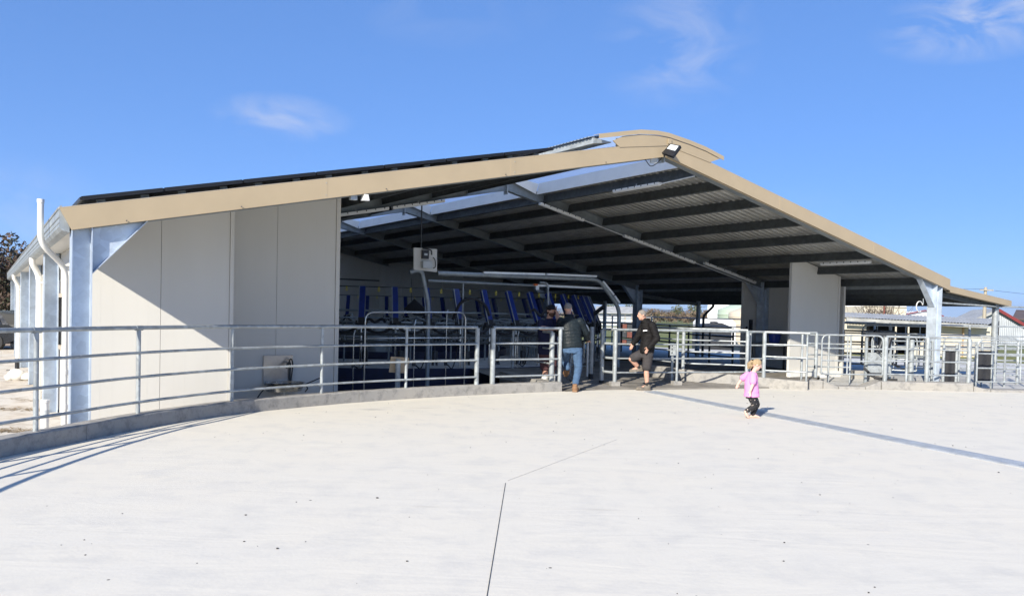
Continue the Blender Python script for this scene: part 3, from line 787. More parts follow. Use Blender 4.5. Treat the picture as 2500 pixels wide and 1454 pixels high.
# ------------------------------------------------------------------ things fixed to the shed
sp_names = ['nearest the left eave', 'second up from the left eave', 'third up from the left eave', 'fourth up from the left eave', 'third below the ridge ventilator', 'second below the ridge ventilator', 'just below the ridge ventilator']
sus = [0.11, 1.07, 2.08, 3.11, 4.17, 5.23, 6.32, 7.33]
for i in range(7):
    u0, u1 = sus[i] + 0.012, sus[i + 1] - 0.012
    t = thing('solar_panel', 'thin black framed solar panel on the tan-edged roof, ' + sp_names[i], 'solar panel', W(u0, 0.3, zr(u0) + 0.06), 0, 'solar panels along the left roof edge')
    up = Vector((-UD.x * SL, -UD.y * SL, 1)).normalized()
    e = W(u1, 0, zr(u1)) - W(u0, 0, zr(u0)); o0 = W(u0, 0.22, zr(u0) + 0.115)
    fr = MB()
    for a, b in ((o0, o0 + e), (o0 + VD * 1.72, o0 + VD * 1.72 + e)): fr.bar(a, b, 0.03, 0.05, up)
    fr.bar(o0 + VD * .016, o0 + VD * 1.70, 0.03, 0.04, up); fr.bar(o0 + e + VD * .016, o0 + e + VD * 1.70, 0.03, 0.04, up)
    fr.build('panel_frame', 'solar_frame', t)
    MB().prism([o0 + VD * .017 + e * .016 + up * .005, o0 + e * .984 + VD * .017 + up * .005, o0 + e * .984 + VD * 1.70 + up * .005, o0 + VD * 1.70 + e * .016 + up * .005], up * 0.012).build('cell_sheet', 'solar_black', t)
    for f in (0.25, 0.8):
        c = o0 + e * f + VD * 0.25
        MB().box(c - up * 0.055, (0.10, 0.05, 0.075), (e.normalized(), VD, up)).build('clamp_foot', 'galvanised', t)

def strip_light(p, q, label, along_up=(0, 0, 1), wdt=0.11, h=0.07, clips=7):
    p, q = Vector(p), Vector(q); d = (q - p).normalized(); m = (p + q) / 2
    t = thing('strip_light', label, 'light', m, 0, 'strip lights under the roof')
    sd = d.cross(Vector((0, 0, 1))).normalized(); up = sd.cross(d)
    prof = [(-.5, .5), (.5, .5), (.5, .05), (.32, -.4), (0, -.5), (-.32, -.4), (-.5, .05)]
    MB().prism([p + sd * a * wdt + up * b * h for a, b in prof], q - p).build('diffuser', 'lamp_white', t)
    for k in range(clips):
        c = p.lerp(q, (k + 0.5) / clips)
        MB().box(c + up * h * 0.30, (0.022, wdt + 0.012, 0.03), (d, sd, up)).build('clip', 'dark_steel', t)
    MB().tube([m + up * h * .5, m + up * (h * .5 + .05)], 0.012, 6).build('hanger', 'galvanised', t)
def uvp(u, v, dz): return W(u, v, zr(u) + dz)
strip_light(uvp(10.83, 2.69, -.30), uvp(10.83, 1.25, -.30), 'white strip light on the right roof slope, nearest the ridge')
strip_light(W(10.71, 5.40, zb(10.71) - .06), W(12.10, 5.40, zb(12.1) - .06), 'upper strip light along the second rafter, nearest the ridge box')
strip_light(W(13.5, 5.40, zb(13.5) - .06), W(14.85, 5.40, zb(14.85) - .06), 'middle strip light along the second rafter')
strip_light(W(14.90, 5.40, zb(14.9) - .06), W(16.20, 5.40, zb(16.2) - .06), 'lower strip light along the second rafter, towards the white room')
strip_light(uvp(17.06, 1.80, -.28), uvp(17.06, 0.45, -.28), 'white strip light under the roof above the white return wall')
strip_light(W(21.2, 3.57, 2.32), W(21.2, 2.20, 2.32), 'strip light hanging under the lean-to roof')
strip_light(W(5.1, 5.40, zb(5.1) - .06), W(6.6, 5.40, zb(6.6) - .06), 'strip light along the left half of the second rafter, by the control board pole')
strip_light(W(6.7, 5.40, zb(6.7) - .06), W(8.0, 5.40, zb(8.0) - .06), 'strip light along the left half of the second rafter, close to the ridge')
strip_light(W(16.4, 5.2, zr(16.4) - .30), W(18.6, 5.2, zr(18.6) - .30), 'strip light at the back of the machine room ceiling')
MB().tube([W(12.12, 5.40, zb(12.1) - .05), W(13.48, 5.40, zb(13.5) - .05)], 0.012, 6).build('conduit', 'lamp_white', shed)
MB().tube([W(16.22, 5.40, zb(16.2) - .05), W(18.6, 5.40, zb(18.6) - .05)], 0.012, 6).build('conduit', 'lamp_white', shed)
MB().tube([uvp(10.83, 1.24, -.30), uvp(10.75, 0.2, -.30)], 0.012, 6).build('conduit', 'lamp_white', shed)

# floodlight at the ridge
fl = thing('floodlight', 'tilted black floodlight on a bracket at the ridge of the gable', 'floodlight', W(9.72, -0.05, 4.56), 0, 'floodlights on the gable')
simple('flood_glass', (0.62, 0.66, 0.68), 0.15)
def slab(corners, thick, name, mat, parent):
    n = (corners[1] - corners[0]).cross(corners[3] - corners[0]).normalized()
    return MB().prism(corners, n * thick).build(name, mat, parent)
cs = [atv(1618, 378, -0.10), atv(1645, 387, -0.40), atv(1664, 361, -0.42), atv(1639, 356, -0.12)]
slab(cs, 0.05, 'housing', 'black_plastic', fl)
g = [cs[0].lerp(cs[3], .45).lerp(cs[1].lerp(cs[2], .45), .12), cs[0].lerp(cs[3], .45).lerp(cs[1].lerp(cs[2], .45), .88), cs[3].lerp(cs[2], .88).lerp(cs[0].lerp(cs[1], .88), .10), cs[3].lerp(cs[2], .12).lerp(cs[0].lerp(cs[1], .12), .10)]
nn = (cs[1] - cs[0]).cross(cs[3] - cs[0]).normalized()
cen = sum(cs, Vector()) / 4
if (EYE - cen).dot(nn) < 0: off = -nn * 0.004
else: off = nn * 0.056
slab([p + off for p in g], 0.003, 'lens', 'flood_glass', fl)
MB().tube([W(9.70, -0.04, 4.57), W(9.66, -0.12, 4.60), cen], 0.02, 6).build('bracket', 'black_plastic', fl)
MB().tube(smooth_path([W(9.70, 0.02, 4.55), W(9.55, 0.0, 4.42), W(9.42, 0.02, 4.36), W(9.32, 0.03, 4.44), W(9.25, 0.04, 4.52)]), 0.008, 6).build('cable', 'black_plastic', fl)
MB().box(W(9.52, 0.05, 4.50), (0.16, 0.03, 0.14), (UD, VD, Vector((0, 0, 1)))).build('junction_box', 'grey_box', fl)
f2 = thing('floodlight', 'small spotlight tucked under the tan barge above the shaded wall panels', 'floodlight', W(3.7, 0.1, 3.2), 0, 'floodlights on the gable')
MB().box(W(3.62, 0.06, zb(3.62) - 0.03), (0.10, 0.08, 0.07), (UD, VD, Vector((0, 0, 1)))).build('bracket', 'galvanised_dull', f2)
MB().prism([W(3.74, -0.03, zb(3.74) - 0.09), W(3.84, -0.03, zb(3.74) - 0.09), W(3.82, -0.03, zb(3.74) + 0.0), W(3.76, -0.03, zb(3.74) + 0.0)], VD * 0.10).build('lamp_head', 'lamp_white', f2)
# ------------------------------------------------------------------ railings and gates
def up_(p, z): return Vector((p[0], p[1], z))
def railing(name, label, posts, heights, path=None, cat='railing', group='galvanised yard railings', r_top=0.028, r_rail=0.019, r_post=0.027, thick=(), zbase=0.0, block=(), off=None, boots=(), thick_r=0.045, post_top=None, ends=None):
    """posts: list of (x, y, zbase). One rail per height follows path (or the posts)."""
    t = thing(name, label, cat, up_(posts[0], posts[0][2]), 0, group)
    pp = path or [Vector((p[0], p[1], 0)) for p in posts]
    if off is None: off = 0.0
    pp = offset_path(pp, off) if len(pp) > 2 else pp
    for i, h in enumerate(sorted(heights)):
        top = i == len(heights) - 1
        r = r_top if top else r_rail
        rp = pp if not top else (path or [Vector((p[0], p[1], 0)) for p in posts])
        MB().tube([up_(p, h + (0.0 if not top else 0.004)) for p in rp], r, 10).build('top_rail' if top else 'rail', 'galvanised', t, smooth=True)
    for i, p in enumerate(posts):
        r = thick_r if i in thick else r_post
        ht = max(heights) - r_top * 0.3 if post_top is None else post_top
        o = MB().tube([up_(p, p[2]), up_(p, ht)], r, 12).build('post', 'galvanised', t, smooth=True)
        if i in block:
            MB().box(up_(p, p[2] + 0.06), (0.20, 0.16, 0.15), (Vector((math.cos(.24), math.sin(.24), 0)), Vector((-math.sin(.24), math.cos(.24), 0)), Vector((0, 0, 1)))).build('footing', 'kerb_concrete', t)
        if i in boots: MB().tube([up_(p, p[2]), up_(p, p[2] + 0.13)], r + 0.006, 12).build('post_boot', 'rubber_black', t, smooth=True)
        if i not in thick and post_top is None:
            # weld saddle where the post meets the top rail
            d = (pp[min(len(pp) - 1, 1)] - pp[0]).normalized()
            if path:
                j = min(range(len(path)), key=lambda k: (path[k] - Vector((p[0], p[1], 0))).length); a = path[max(0, j - 1)]; b = path[min(len(path) - 1, j + 1)]
                d = (b - a).normalized()
            elif len(posts) > 1:
                q = posts[i + 1] if i + 1 < len(posts) else posts[i - 1]; d = (Vector((q[0], q[1], 0)) - Vector((p[0], p[1], 0))).normalized()
            c = up_(p, max(heights))
            MB().tube([c - d * 0.055, c + d * 0.055], r_top + 0.006, 10).build('saddle', 'galvanised_dull', t, smooth=True)
    return t
# main curved railing on the left kerb
RZ = [0.34, 0.66, 0.97, 1.285]
lp = []
for x in (87, 336, 565.5, 785, 990, 1163):
    p, i = on_path(kc, x, KH); lp.append((p.x, p.y, KH - 0.01))
d0 = Vector((lp[1][0] - lp[0][0], lp[1][1] - lp[0][1]))
back_posts = []
acc = 0; last = Vector((lp[0][0], lp[0][1], 0)); i0 = min(range(len(kc)), key=lambda k: (kc[k] - last).length)
for i in range(i0, -1, -1):
    if (kc[i] - last).length > 1.46: back_posts.append((kc[i].x, kc[i].y, KH - 0.01)); last = kc[i]
allp = back_posts[::-1] + lp
i_end = min(range(len(kc)), key=lambda k: (kc[k] - Vector((lp[-1][0], lp[-1][1], 0))).length)
rp = [p.copy() for p in kc[0:i_end]] + [Vector((lp[-1][0], lp[-1][1], 0))]
railing('curved_railing', 'long curved four-rail galvanised railing on the low concrete kerb, left half of the yard', allp, RZ, path=rp, thick=(len(allp) - 1,), off=-0.03)
# short section beside the entrance
a, _ = on_path(kc, 1202, KH); b, _ = on_path(kc, 1366, KH); m, _ = on_path(kc, 1285, KH)
railing('entrance_railing', 'short four-rail railing on the kerb end, in front of the man with the phone', [(a.x, a.y, KH - .01), (b.x, b.y, KH - .01)], [0.33, 0.66, 0.98, 1.285], path=[a, m, b], thick=(0,), r_post=0.04, thick_r=0.05)
# railing running back from it along the entry wall
c0 = gp(1346, 929, .2); c1 = gp(1262, 911, .2)
c1b = c0.lerp(c1, 1.15)
railing('lane_wall_railing', 'railing on the sloping concrete wall behind the kerb end, left of the entrance', [(c0.x, c0.y, .20), (c1b.x, c1b.y, .30)], [0.55, 0.86, 1.20], thick=(0,), r_post=0.03, thick_r=0.055)
# front railing of the lane, right of the entrance
f0, f1, f2 = gp(1468, 942), gp(1500, 946), gp(1650, 946)
f5 = gp(1990, 940)
fdir = (f5 - f1)
def on_line(a, b, px, z=0.3):
    best = min((abs(proj(a.lerp(b, k / 400) + Vector((0, 0, z)))[0] - px), k) for k in range(401))[1]
    return a.lerp(b, best / 400)
f3, f4 = on_line(f1, f5, 1829), on_line(f1, f5, 1956)
f2 = on_line(f1, f5, 1651, 0.1)
RR = [0.33, 0.64, 0.955, 1.265]
railing('lane_railing', 'long four-rail railing in front of the dark lane, behind the man in the black jacket', [(*f1.xy, 0.0), (*f2.xy, 0.0), (*f3.xy, 0.0), (*f4.xy, 0.05), (*f5.xy, KH)], RR, block=(0, 1), thick=(0, 4), thick_r=0.043, r_post=0.028)
railing('entrance_post_ladder', 'narrow ladder-like rail stand with black post boot at the entrance', [(*f0.xy, 0.0), (*(f1 + (f0 - f1).normalized() * .055).xy, 0.30)], RR, thick=(0,), thick_r=0.05, r_post=0.012, r_rail=0.03, boots=(0,))
# the single entrance post and curved slam latch by the man in the puffer jacket
ep = gp(1442, 935)
t = thing('gate_post', 'single thick gate post with black boot beside the man in the puffer jacket', 'post', ep)
MB().tube([up_(ep, 0), up_(ep, 1.30)], 0.05, 14).build('post_tube', 'galvanised', t, smooth=True)
MB().tube([up_(ep, 0), up_(ep, 0.22)], 0.057, 14).build('post_boot', 'rubber_black', t, smooth=True)
t = thing('bent_rail', 'white curved pipe handle rail beside the puffer jacket man', 'rail', gp(1431, 920))
g0 = gp(1433, 930)
MB().tube(fillet([up_(g0 + Vector((-.35, .15, 0)), 1.36), up_(g0, 1.36), up_(g0, 0.05)], 0.22, 8), 0.024, 10).build('pipe', 'pvc_white', t, smooth=True)
MB().tube([up_(g0 + Vector((-.40, .17, 0)), 0.0), up_(g0 + Vector((-.35, .15, 0)), 1.36)], 0.024, 10).build('upright', 'galvanised', t, smooth=True)
for z in (0.35, 0.75): MB().tube([up_(g0 + Vector((-.40, .17, 0)), z), up_(g0, z)], 0.018, 8).build('rail', 'galvanised', t, smooth=True)
# far side railing of the lane on the wedge kerb
kbc = offset_path(kb, 0.11)
q = [on_path(kbc, x, .2)[0] for x in (1585, 1667, 1823)]
q2 = [on_path(kbc, x, .2)[0] for x in (1864, 1950)]
i0 = min(range(len(kbc)), key=lambda k: (kbc[k] - q[0]).length); i1 = min(range(len(kbc)), key=lambda k: (kbc[k] - q[2]).length)
railing('far_lane_railing', 'four-rail railing on the pale wedge kerb at the far side of the lane', [(*p.xy, p.z + .18) for p in q], [0.49, 0.77, 1.04, 1.30], path=[up_(p, 0) for p in [q[0]] + kbc[i0 + 1:i1] + [q[2]]], thick=(1, 2), thick_r=0.042, r_post=0.035)
railing('room_railing', 'railing in front of the dark machine room, right of the far lane railing', [(*q2[0].xy, .19), (*on_path(kbc, 1968, .2)[0].xy, .19)], [0.40, 0.72, 1.0, 1.27], thick=(0,), thick_r=0.045, r_post=0.02)
# gate with rounded corners
def gate(name, label, a, b, heights, r=0.02, uprights=(0.5,), corner=0.16, mat='galvanised', group='galvanised tube gates'):
    a, b = Vector((a[0], a[1], 0)), Vector((b[0], b[1], 0))
    t = thing(name, label, 'gate', up_(a, min(heights)), 0, group)
    lo, hi = min(heights), max(heights)
    MB().tube(fillet([up_(a, lo), up_(a, hi), up_(b, hi), up_(b, lo)], corner, 6), r, 10).build('frame', mat, t, smooth=True)
    for h in sorted(heights)[:-1]: MB().tube([up_(a, h), up_(b, h)], r * 0.85, 8).build('rail', mat, t, smooth=True)
    for f in uprights: c = a.lerp(b, f); MB().tube([up_(c, lo), up_(c, hi)], r * 0.8, 8).build('upright', mat, t, smooth=True)
    return t
def rk(px, z=KH, py=None):
    """point on the line of posts along the right kerb"""
    path = offset_path(smooth_path(kr_front, 8), 0.22)
    return on_path(path, px, z)[0]
gate('yard_gate', 'round-cornered tube gate over the lowered sill, left of the thick post', rk(2004), rk(2154), [0.33, 0.64, 0.93, 1.24], uprights=(0.42,))
e0, e1, e2, e3 = rk(2160), rk(2212), rk(2262), rk(2364)
railing('race_front_railing', 'four-rail railing on the kerb between two thick posts, right of the round-cornered gate', [(*e0.xy, KH), (*e1.xy, KH), (*e2.xy, KH), (*e3.xy, KH)], [0.35, 0.66, 0.94, 1.225], thick=(0, 2, 3), thick_r=0.052, r_post=0.028)
gate('race_end_gate', 'round-cornered tube gate at the right end, beside the dark rubber sheets', rk(2384), rk(2560), [0.22, 0.54, 0.88, 1.20], uprights=(0.25, 0.6))
for i, (x0, x1) in enumerate(((2330, 2362), (2411, 2452))):
    t = thing('rubber_curtain', ['narrow dark rubber sheet hanging behind the thick post', 'wide dark rubber sheet hung between two posts at the right end'][i], 'rubber sheet', rk(x0), 0)
    pa, pb = rk(x0) + Vector((0, .5 + .0 * i, 0)), rk(x1) + Vector((0, .5, 0))
    n = 7; mb = MB()
    front = [up_(pa.lerp(pb, k / n) + Vector((0, .012 * math.sin(k * 1.7), 0)), 0) for k in range(n + 1)]
    rings = [[p + Vector((0, 0, .16)), p + Vector((0, 0, .93)), p + Vector((0, .012, .93)), p + Vector((0, .012, .16))] for p in front]
    mb.rings(rings).build('sheet', 'rubber_black', t, smooth=True)
    for p in (pa, pb): MB().tube([up_(p, 0.0), up_(p, 1.06)], 0.035, 10).build('post', 'galvanised', t, smooth=True)
    MB().tube([up_(pa, .97), up_(pb, .97)], 0.02, 8).build('hanger_rail', 'galvanised', t, smooth=True)
# race railings and draft gates behind, outside the shed on the right
def far_rail(name, label, pa, pb, n, heights, mat, r=0.022, rp_=0.035, group='race railings behind the shed'):
    t = thing(name, label, 'railing', up_(pa, 0), 0, group)
    for h in heights: MB().tube([up_(pa, h), up_(pb, h)], r, 8).build('rail', mat, t, smooth=True)
    for k in range(n + 1): c = Vector(pa).lerp(Vector(pb), k / n); MB().tube([up_(c, 0), up_(c, max(heights) + .03)], rp_, 8).build('post', mat, t, smooth=True)
    return t
HS = [0.35, 0.65, 0.95, 1.25]
far_rail('race_railing', 'dark railing inside the shed along the exit race, below the lean-to post', W(19.3, 6.6), W(21.9, 15.0), 6, [.3, .62, .95, 1.22], 'galvanised_dark')  # shade put into the colour: darker steel on this railing and the next
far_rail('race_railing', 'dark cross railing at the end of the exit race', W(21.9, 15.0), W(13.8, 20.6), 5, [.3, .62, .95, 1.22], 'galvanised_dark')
far_rail('race_railing', 'sunlit railing beyond the lean-to, in front of the water tanks', W(23.9, 4.6), W(23.9, 26.0), 8, [.45, .85, 1.22, 1.52], 'galvanised')
far_rail('race_railing', 'sunlit railing across the far end of the race, by the treeline', W(23.9, 26.2), W(30, 34), 4, [.45, .85, 1.22, 1.52], 'galvanised')
far_rail('race_railing', 'sunlit railing outside on the right, in front of the old cream shed', W(20.2, 4.4), W(33.0, -3.4), 6, [.45, .85, 1.2, 1.5], 'galvanised')
far_rail('race_railing', 'low railing behind the rubber sheets at the right end', rk(2372) + Vector((.3, 2.2, 0)), rk(2500) + Vector((3.5, 2.4, 0)), 4, [.4, .75, 1.08], 'galvanised')
gate('draft_gate', 'grey draft gate in the race seen through the round-cornered gate', W(19.6, 1.9), W(20.9, 1.2), [.3, .6, .9, 1.25], uprights=(.3, .7), mat='galvanised_dull')
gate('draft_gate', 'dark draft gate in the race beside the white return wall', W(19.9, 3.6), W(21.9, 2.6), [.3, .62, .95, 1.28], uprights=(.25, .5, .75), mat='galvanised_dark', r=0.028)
gate('draft_gate', 'grey draft gate under the lean-to behind the wide column', W(20.8, .6), W(22.5, -.5), [.3, .6, .9, 1.2], uprights=(.5,), mat='galvanised')
# drafting machine behind the front railing
c = rk(2190) + Vector((0.1, 1.25, 0))
t = thing('drafting_unit', 'grey sheet-metal drafting unit with dark air cylinders behind the thick post', 'machine', c)
for s in (-.3, .3): MB().bar(c + Vector((s, 0, .0)), c + Vector((s, 0, 1.18)), 0.06, 0.06).build('upright', 'galvanised_dull', t)
MB().box(c + Vector((0, -.06, .55)), (0.56, 0.03, 0.50)).build('shield_plate', 'galvanised', t)
MB().box(c + Vector((0, 0, 1.25)), (0.72, 0.16, 0.10)).build('head_beam', 'dark_steel', t)
MB().tube([c + Vector((-.05, -.1, .8)), c + Vector((.10, -.1, 1.22))], 0.045, 10).build('air_cylinder', 'dark_steel', t, smooth=True)
MB().tube([c + Vector((.12, -.1, .7)), c + Vector((.26, -.1, 1.2))], 0.055, 10).build('air_cylinder', 'black_plastic', t, smooth=True)
MB().tube(smooth_path([c + Vector((-.2, -.12, 1.2)), c + Vector((-.1, -.18, .9)), c + Vector((.05, -.16, .75)), c + Vector((.15, -.15, 1.0))]), 0.012, 6).build('air_hose', 'rubber_black', t)
c = W(20.4, 2.2)
t = thing('race_actuator', 'black swing arm and post with hydraulic strut in the race by the white wall', 'machine', c)
MB().tube([up_(c, 0), up_(c, 1.3)], 0.07, 12).build('pivot_post', 'dark_steel', t, smooth=True)
MB().tube([up_(c, .55), up_(c + UD * 1.1 - VD * .2, .15)], 0.035, 8).build('strut', 'black_plastic', t, smooth=True)
MB().tube([up_(c, 1.0), up_(c + UD * 1.2 - VD * .3, 1.05)], 0.04, 8).build('arm', 'dark_steel', t, smooth=True)
MB().tube(smooth_path([up_(c, 1.2), up_(c - UD * .25, 1.32), up_(c - UD * .35, 1.0), up_(c - UD * .3, .6)]), 0.03, 8).build('hose', 'rubber_black', t, smooth=True)
# black hose lying on the sill
h0 = rk(2168); t = thing('hose', 'short black hose end lying on the kerb beside the thick post', 'hose', h0)
MB().tube(smooth_path([h0 + Vector((-.35, .5, .45)), h0 + Vector((-.15, .35, .24)), h0 + Vector((.05, .22, .21)), h0 + Vector((.28, .12, .215))]), 0.03, 8).build('hose_tube', 'rubber_black', t, smooth=True)
# overhead pipe on hooks between lean-to posts and wires
MB().tube([W(19.6, .1, 2.09), W(22.7, .1, 2.06), W(30, -4.5, 2.05)], 0.022, 8).build('tie_pipe', 'galvanised', shed, smooth=True)
# looped white hose on the column
t = thing('hose_loop', 'loop of white plastic hose hooked on the right galvanised column', 'hose', W(19.1, -.05, 1.9))
lc = atv(2245, 748, 0.0)
MB().tube([lc + UD * .13 * math.cos(a) * 1.1 + Vector((0, 0, .13 * math.sin(a))) for a in [k * 2 * math.pi / 18 for k in range(1, 16)]], 0.012, 6).build('hose_tube', 'pvc_white', t, smooth=True)
MB().tube([lc + UD * .16 + Vector((0, 0, .06)), lc + UD * .2 + Vector((0, .05, .2))], 0.010, 6).build('hook', 'galvanised', t)
# ------------------------------------------------------------------ rotary milking platform
RC = Vector((-4.40, 26.10, 0)); NB = 56; A0 = -1.456; DA = 2 * math.pi / NB; ZD = 0.22
rot = thing('rotary_platform', 'round rotary milking platform with navy bail panels inside the dark shed', 'milking platform', RC, 0)
def ring(r0, r1, z0, z1, name, mat, n=112):
    return MB().rings([[RC + Vector((r * math.cos(a), r * math.sin(a), z)) for r, z in ((r0, z0), (r1, z0), (r1, z1), (r0, z1))] for a in [2 * math.pi * k / n for k in range(n)]], closed=True).build(name, mat, rot)
def hoop(r, z, tr, name, mat, n=112, sides=8):
    return MB().tube([RC + Vector((r * math.cos(a), r * math.sin(a), z)) for a in [2 * math.pi * k / n for k in range(n)]], tr, sides, closed=True).build(name, mat, rot, smooth=True)
ring(4.2, 7.32, ZD - 0.12, ZD, 'deck', 'floor_concrete')
ring(7.28, 7.34, -0.35, ZD - 0.02, 'skirt', 'navy_skirt')
ring(4.15, 4.22, -0.1, 0.42, 'inner_skirt', 'navy_skirt')
hoop(6.83, 2.13, 0.014, 'cable_rail', 'dark_steel', sides=6)
hoop(7.20, 1.00, 0.038, 'rump_rail', 'galvanised_dark')
hoop(7.22, 0.82, 0.03, 'hose_rail', 'galvanised_dark')
hoop(5.1, 1.25, 0.03, 'head_rail', 'galvanised_dull'); hoop(5.1, 0.85, 0.03, 'head_rail', 'galvanised_dull')
hoop(6.9, 1.55, 0.02, 'bail_rail', 'galvanised_dull', sides=6)
# one bail, built at angle 0, then copied round the ring
def bail_parts():
    out = []
    def P(r, t, z): return Vector((r, t, z))
    a, b = P(6.83, 0, 2.12), P(7.17, 0, 1.36)
    d = (b - a).normalized(); nrm = Vector((0, 1, 0)).cross(d).normalized()
    sd = Vector((0, 1, 0))
    mb = MB(); mb.prism([a - sd * .065 - nrm * .06, a + sd * .065 - nrm * .06, a + sd * .065 + nrm * .06, a - sd * .065 + nrm * .06], b - a)
    out.append(('bail_panel', mb, 'navy_panel', False))
    mb = MB(); mb.bar(a - sd * .076 - nrm * .05, b - sd * .076 + d * .12 - nrm * .05, 0.02, 0.02, up=nrm)
    out.append(('panel_edge', mb, 'galvanised', False))
    mb = MB(); mb.tube([P(7.17, 0, 1.40), P(7.19, 0, 1.1), P(7.19, 0, ZD)], 0.026, 8)
    out.append(('post', mb, 'stainless', True))
    mb = MB(); mb.tube(fillet([P(7.15, .03, 1.30), P(5.6, .0, 1.42), P(5.15, 0, 0.95), P(5.15, 0, ZD)], .3, 5), 0.024, 8)
    out.append(('divider_rail', mb, 'galvanised_dull', True))
    w = 7.2 * DA
    pts = []
    for k in range(9):
        f = k / 8; an = f * DA; r = 7.24
        z = 1.26 - 0.22 * math.sin(math.pi * f) ** 0.7
        pts.append(Vector((r * math.cos(an), r * math.sin(an), z)))
    mb = MB(); mb.tube(pts, 0.034, 7)
    out.append(('sling_hose', mb, 'rubber_black', True))
    mb = MB(); mb.prism([P(7.13, -.13, 1.22), P(7.25, -.13, 1.22), P(7.25, .13, 1.22), P(7.13, .13, 1.22)], (0, 0, .10)); mb.prism([P(7.16, -.07, 1.318), P(7.24, -.07, 1.318), P(7.24, .07, 1.318), P(7.16, .07, 1.318)], (0, 0, .08))
    out.append(('cluster_bracket', mb, 'rubber_black', False))
    mb = MB(); mb.tube([P(7.36, .12, .45), P(7.36, .12, .62)], 0.07, 10); mb.tube([P(7.36, .12, .62), P(7.34, .1, .95)], 0.012, 6)
    for s in (-.05, .05):
        for q in (-.04, .04): mb.tube([P(7.36 + q, .12 + s, .28), P(7.36 + q * .6, .12 + s * .6, .47)], 0.02, 6)
    out.append(('milking_cluster', mb, 'dark_steel', True))
    an = DA * .5
    c = Vector((6.83 * math.cos(an), 6.83 * math.sin(an), 2.06))
    mb = MB(); mb.tube([c + Vector((0, .022 * math.cos(t), .03 * math.sin(t) - .01)) for t in [k * 2 * math.pi / 10 for k in range(10)]], 0.008, 6, closed=True); mb.box(c + Vector((0, 0, .05)), (.02, .03, .04))
    out.append(('pull_tag', mb, 'yellow_plastic', True))
    return out
protos = []
for nm, mb, mat, sm in bail_parts():
    o = mb.build(nm, mat, rot, sm, local=True); o.rotation_euler = (0, 0, A0); protos.append(o)
for k in range(1, NB):
    for o in protos:
        c = o.copy(); COL.objects.link(c); c.rotation_euler = (0, 0, A0 + k * DA)
# centre bridge drum and pipework inside the ring
MB().lathe(RC, [(.5, -.3), (.5, 1.0), (.45, 1.1), (.1, 1.15)], 32).build('centre_gland', 'galvanised_dull', rot, smooth=True)
for k in range(6):
    a = k * math.pi / 3 + .3
    MB().tube([RC + Vector((.45 * math.cos(a), .45 * math.sin(a), .95)), RC + Vector((4.3 * math.cos(a), 4.3 * math.sin(a), .75))], 0.05, 8).build('milk_pipe', 'stainless', rot, smooth=True)
# fixed railings in front of the platform: bent hoops
t = thing('hoop_rail', 'long bent stainless hoop rail in front of the navy bail panels', 'rail', atv(893, 940, 5.2))
hz1, hz2 = atv(892, 760, 5.2), atv(1137, 763, 5.2)
MB().tube(fillet([up_(hz1, -.3), up_(hz1, 1.52), up_(hz2, 1.56), up_(hz2, -.35)], 0.2, 8), 0.022, 10).build('hoop', 'stainless', t, smooth=True)
MB().tube([up_(hz1, .95), up_(hz2, .97)], 0.016, 8).build('rail', 'stainless', t, smooth=True)
# lit pipe gantry across the entry, with the control board leg
simple('led_lens', (0.80, 0.82, 0.80), 0.3)
GL = W(7.62, 5.62, 0)
gt = thing('pipe_gantry', 'tall bent steel pipe gantry with white strip lights above the entrance to the platform', 'gantry', W(13.5, 5.7, 0))
ga, gb, gc, gd = atv(1068, 667, 5.66), atv(1462, 682, 5.66), atv(1512, 752, 5.66), atv(1516, 905, 5.66)
gd = Vector((gc.x, gc.y, 0.0))
MB().tube(fillet([ga, gb, gc, gd], 0.25, 7), 0.055, 12).build('main_pipe', 'galvanised_dull', gt, smooth=True)
for (p0, p1) in (((1180, 668), (1330, 672)), ((1335, 672), (1456, 677)), ((1472, 690), (1498, 722)), ((1500, 725), (1512, 742))):
    a, b = atv(*p0, 5.58), atv(*p1, 5.58)
    MB().bar(a + Vector((0, 0, .03)), b + Vector((0, 0, .03)), 0.05, 0.05).build('light_strip', 'led_lens', gt)
la, lb = atv(1045, 685, 5.9), atv(1482, 705, 5.9)
lm = la.lerp(lb, .56)
MB().tube([la, lb], 0.028, 8).build('cross_pipe', 'galvanised_dull', gt, smooth=True)
MB().bar(lm + Vector((0, -.04, .01)), lb + Vector((0, -.04, .01)), 0.05, 0.05).build('light_strip', 'led_lens', gt)
hp = atv(1330, 690, 5.8)
MB().tube(fillet([hp + UD * -.15, hp + UD * .10, up_(hp + UD * .14, 1.55)], .12, 6), 0.03, 8).build('drop_pipe', 'galvanised', gt, smooth=True)
MB().box(atv(1312, 702, 5.7), (0.10, 0.02, 0.11), (UD, VD, Vector((0, 0, 1)))).build('tag_plate', 'lamp_white', gt)
MB().box(atv(1308, 695, 5.72), (0.10, 0.05, 0.05), (UD, VD, Vector((0, 0, 1)))).build('valve', 'orange_plastic', gt)
sup = atv(1131, 688, 5.9); MB().tube([up_(sup, sup.z), up_(sup, 0.4)], 0.02, 8).build('support', 'galvanised', gt, smooth=True)
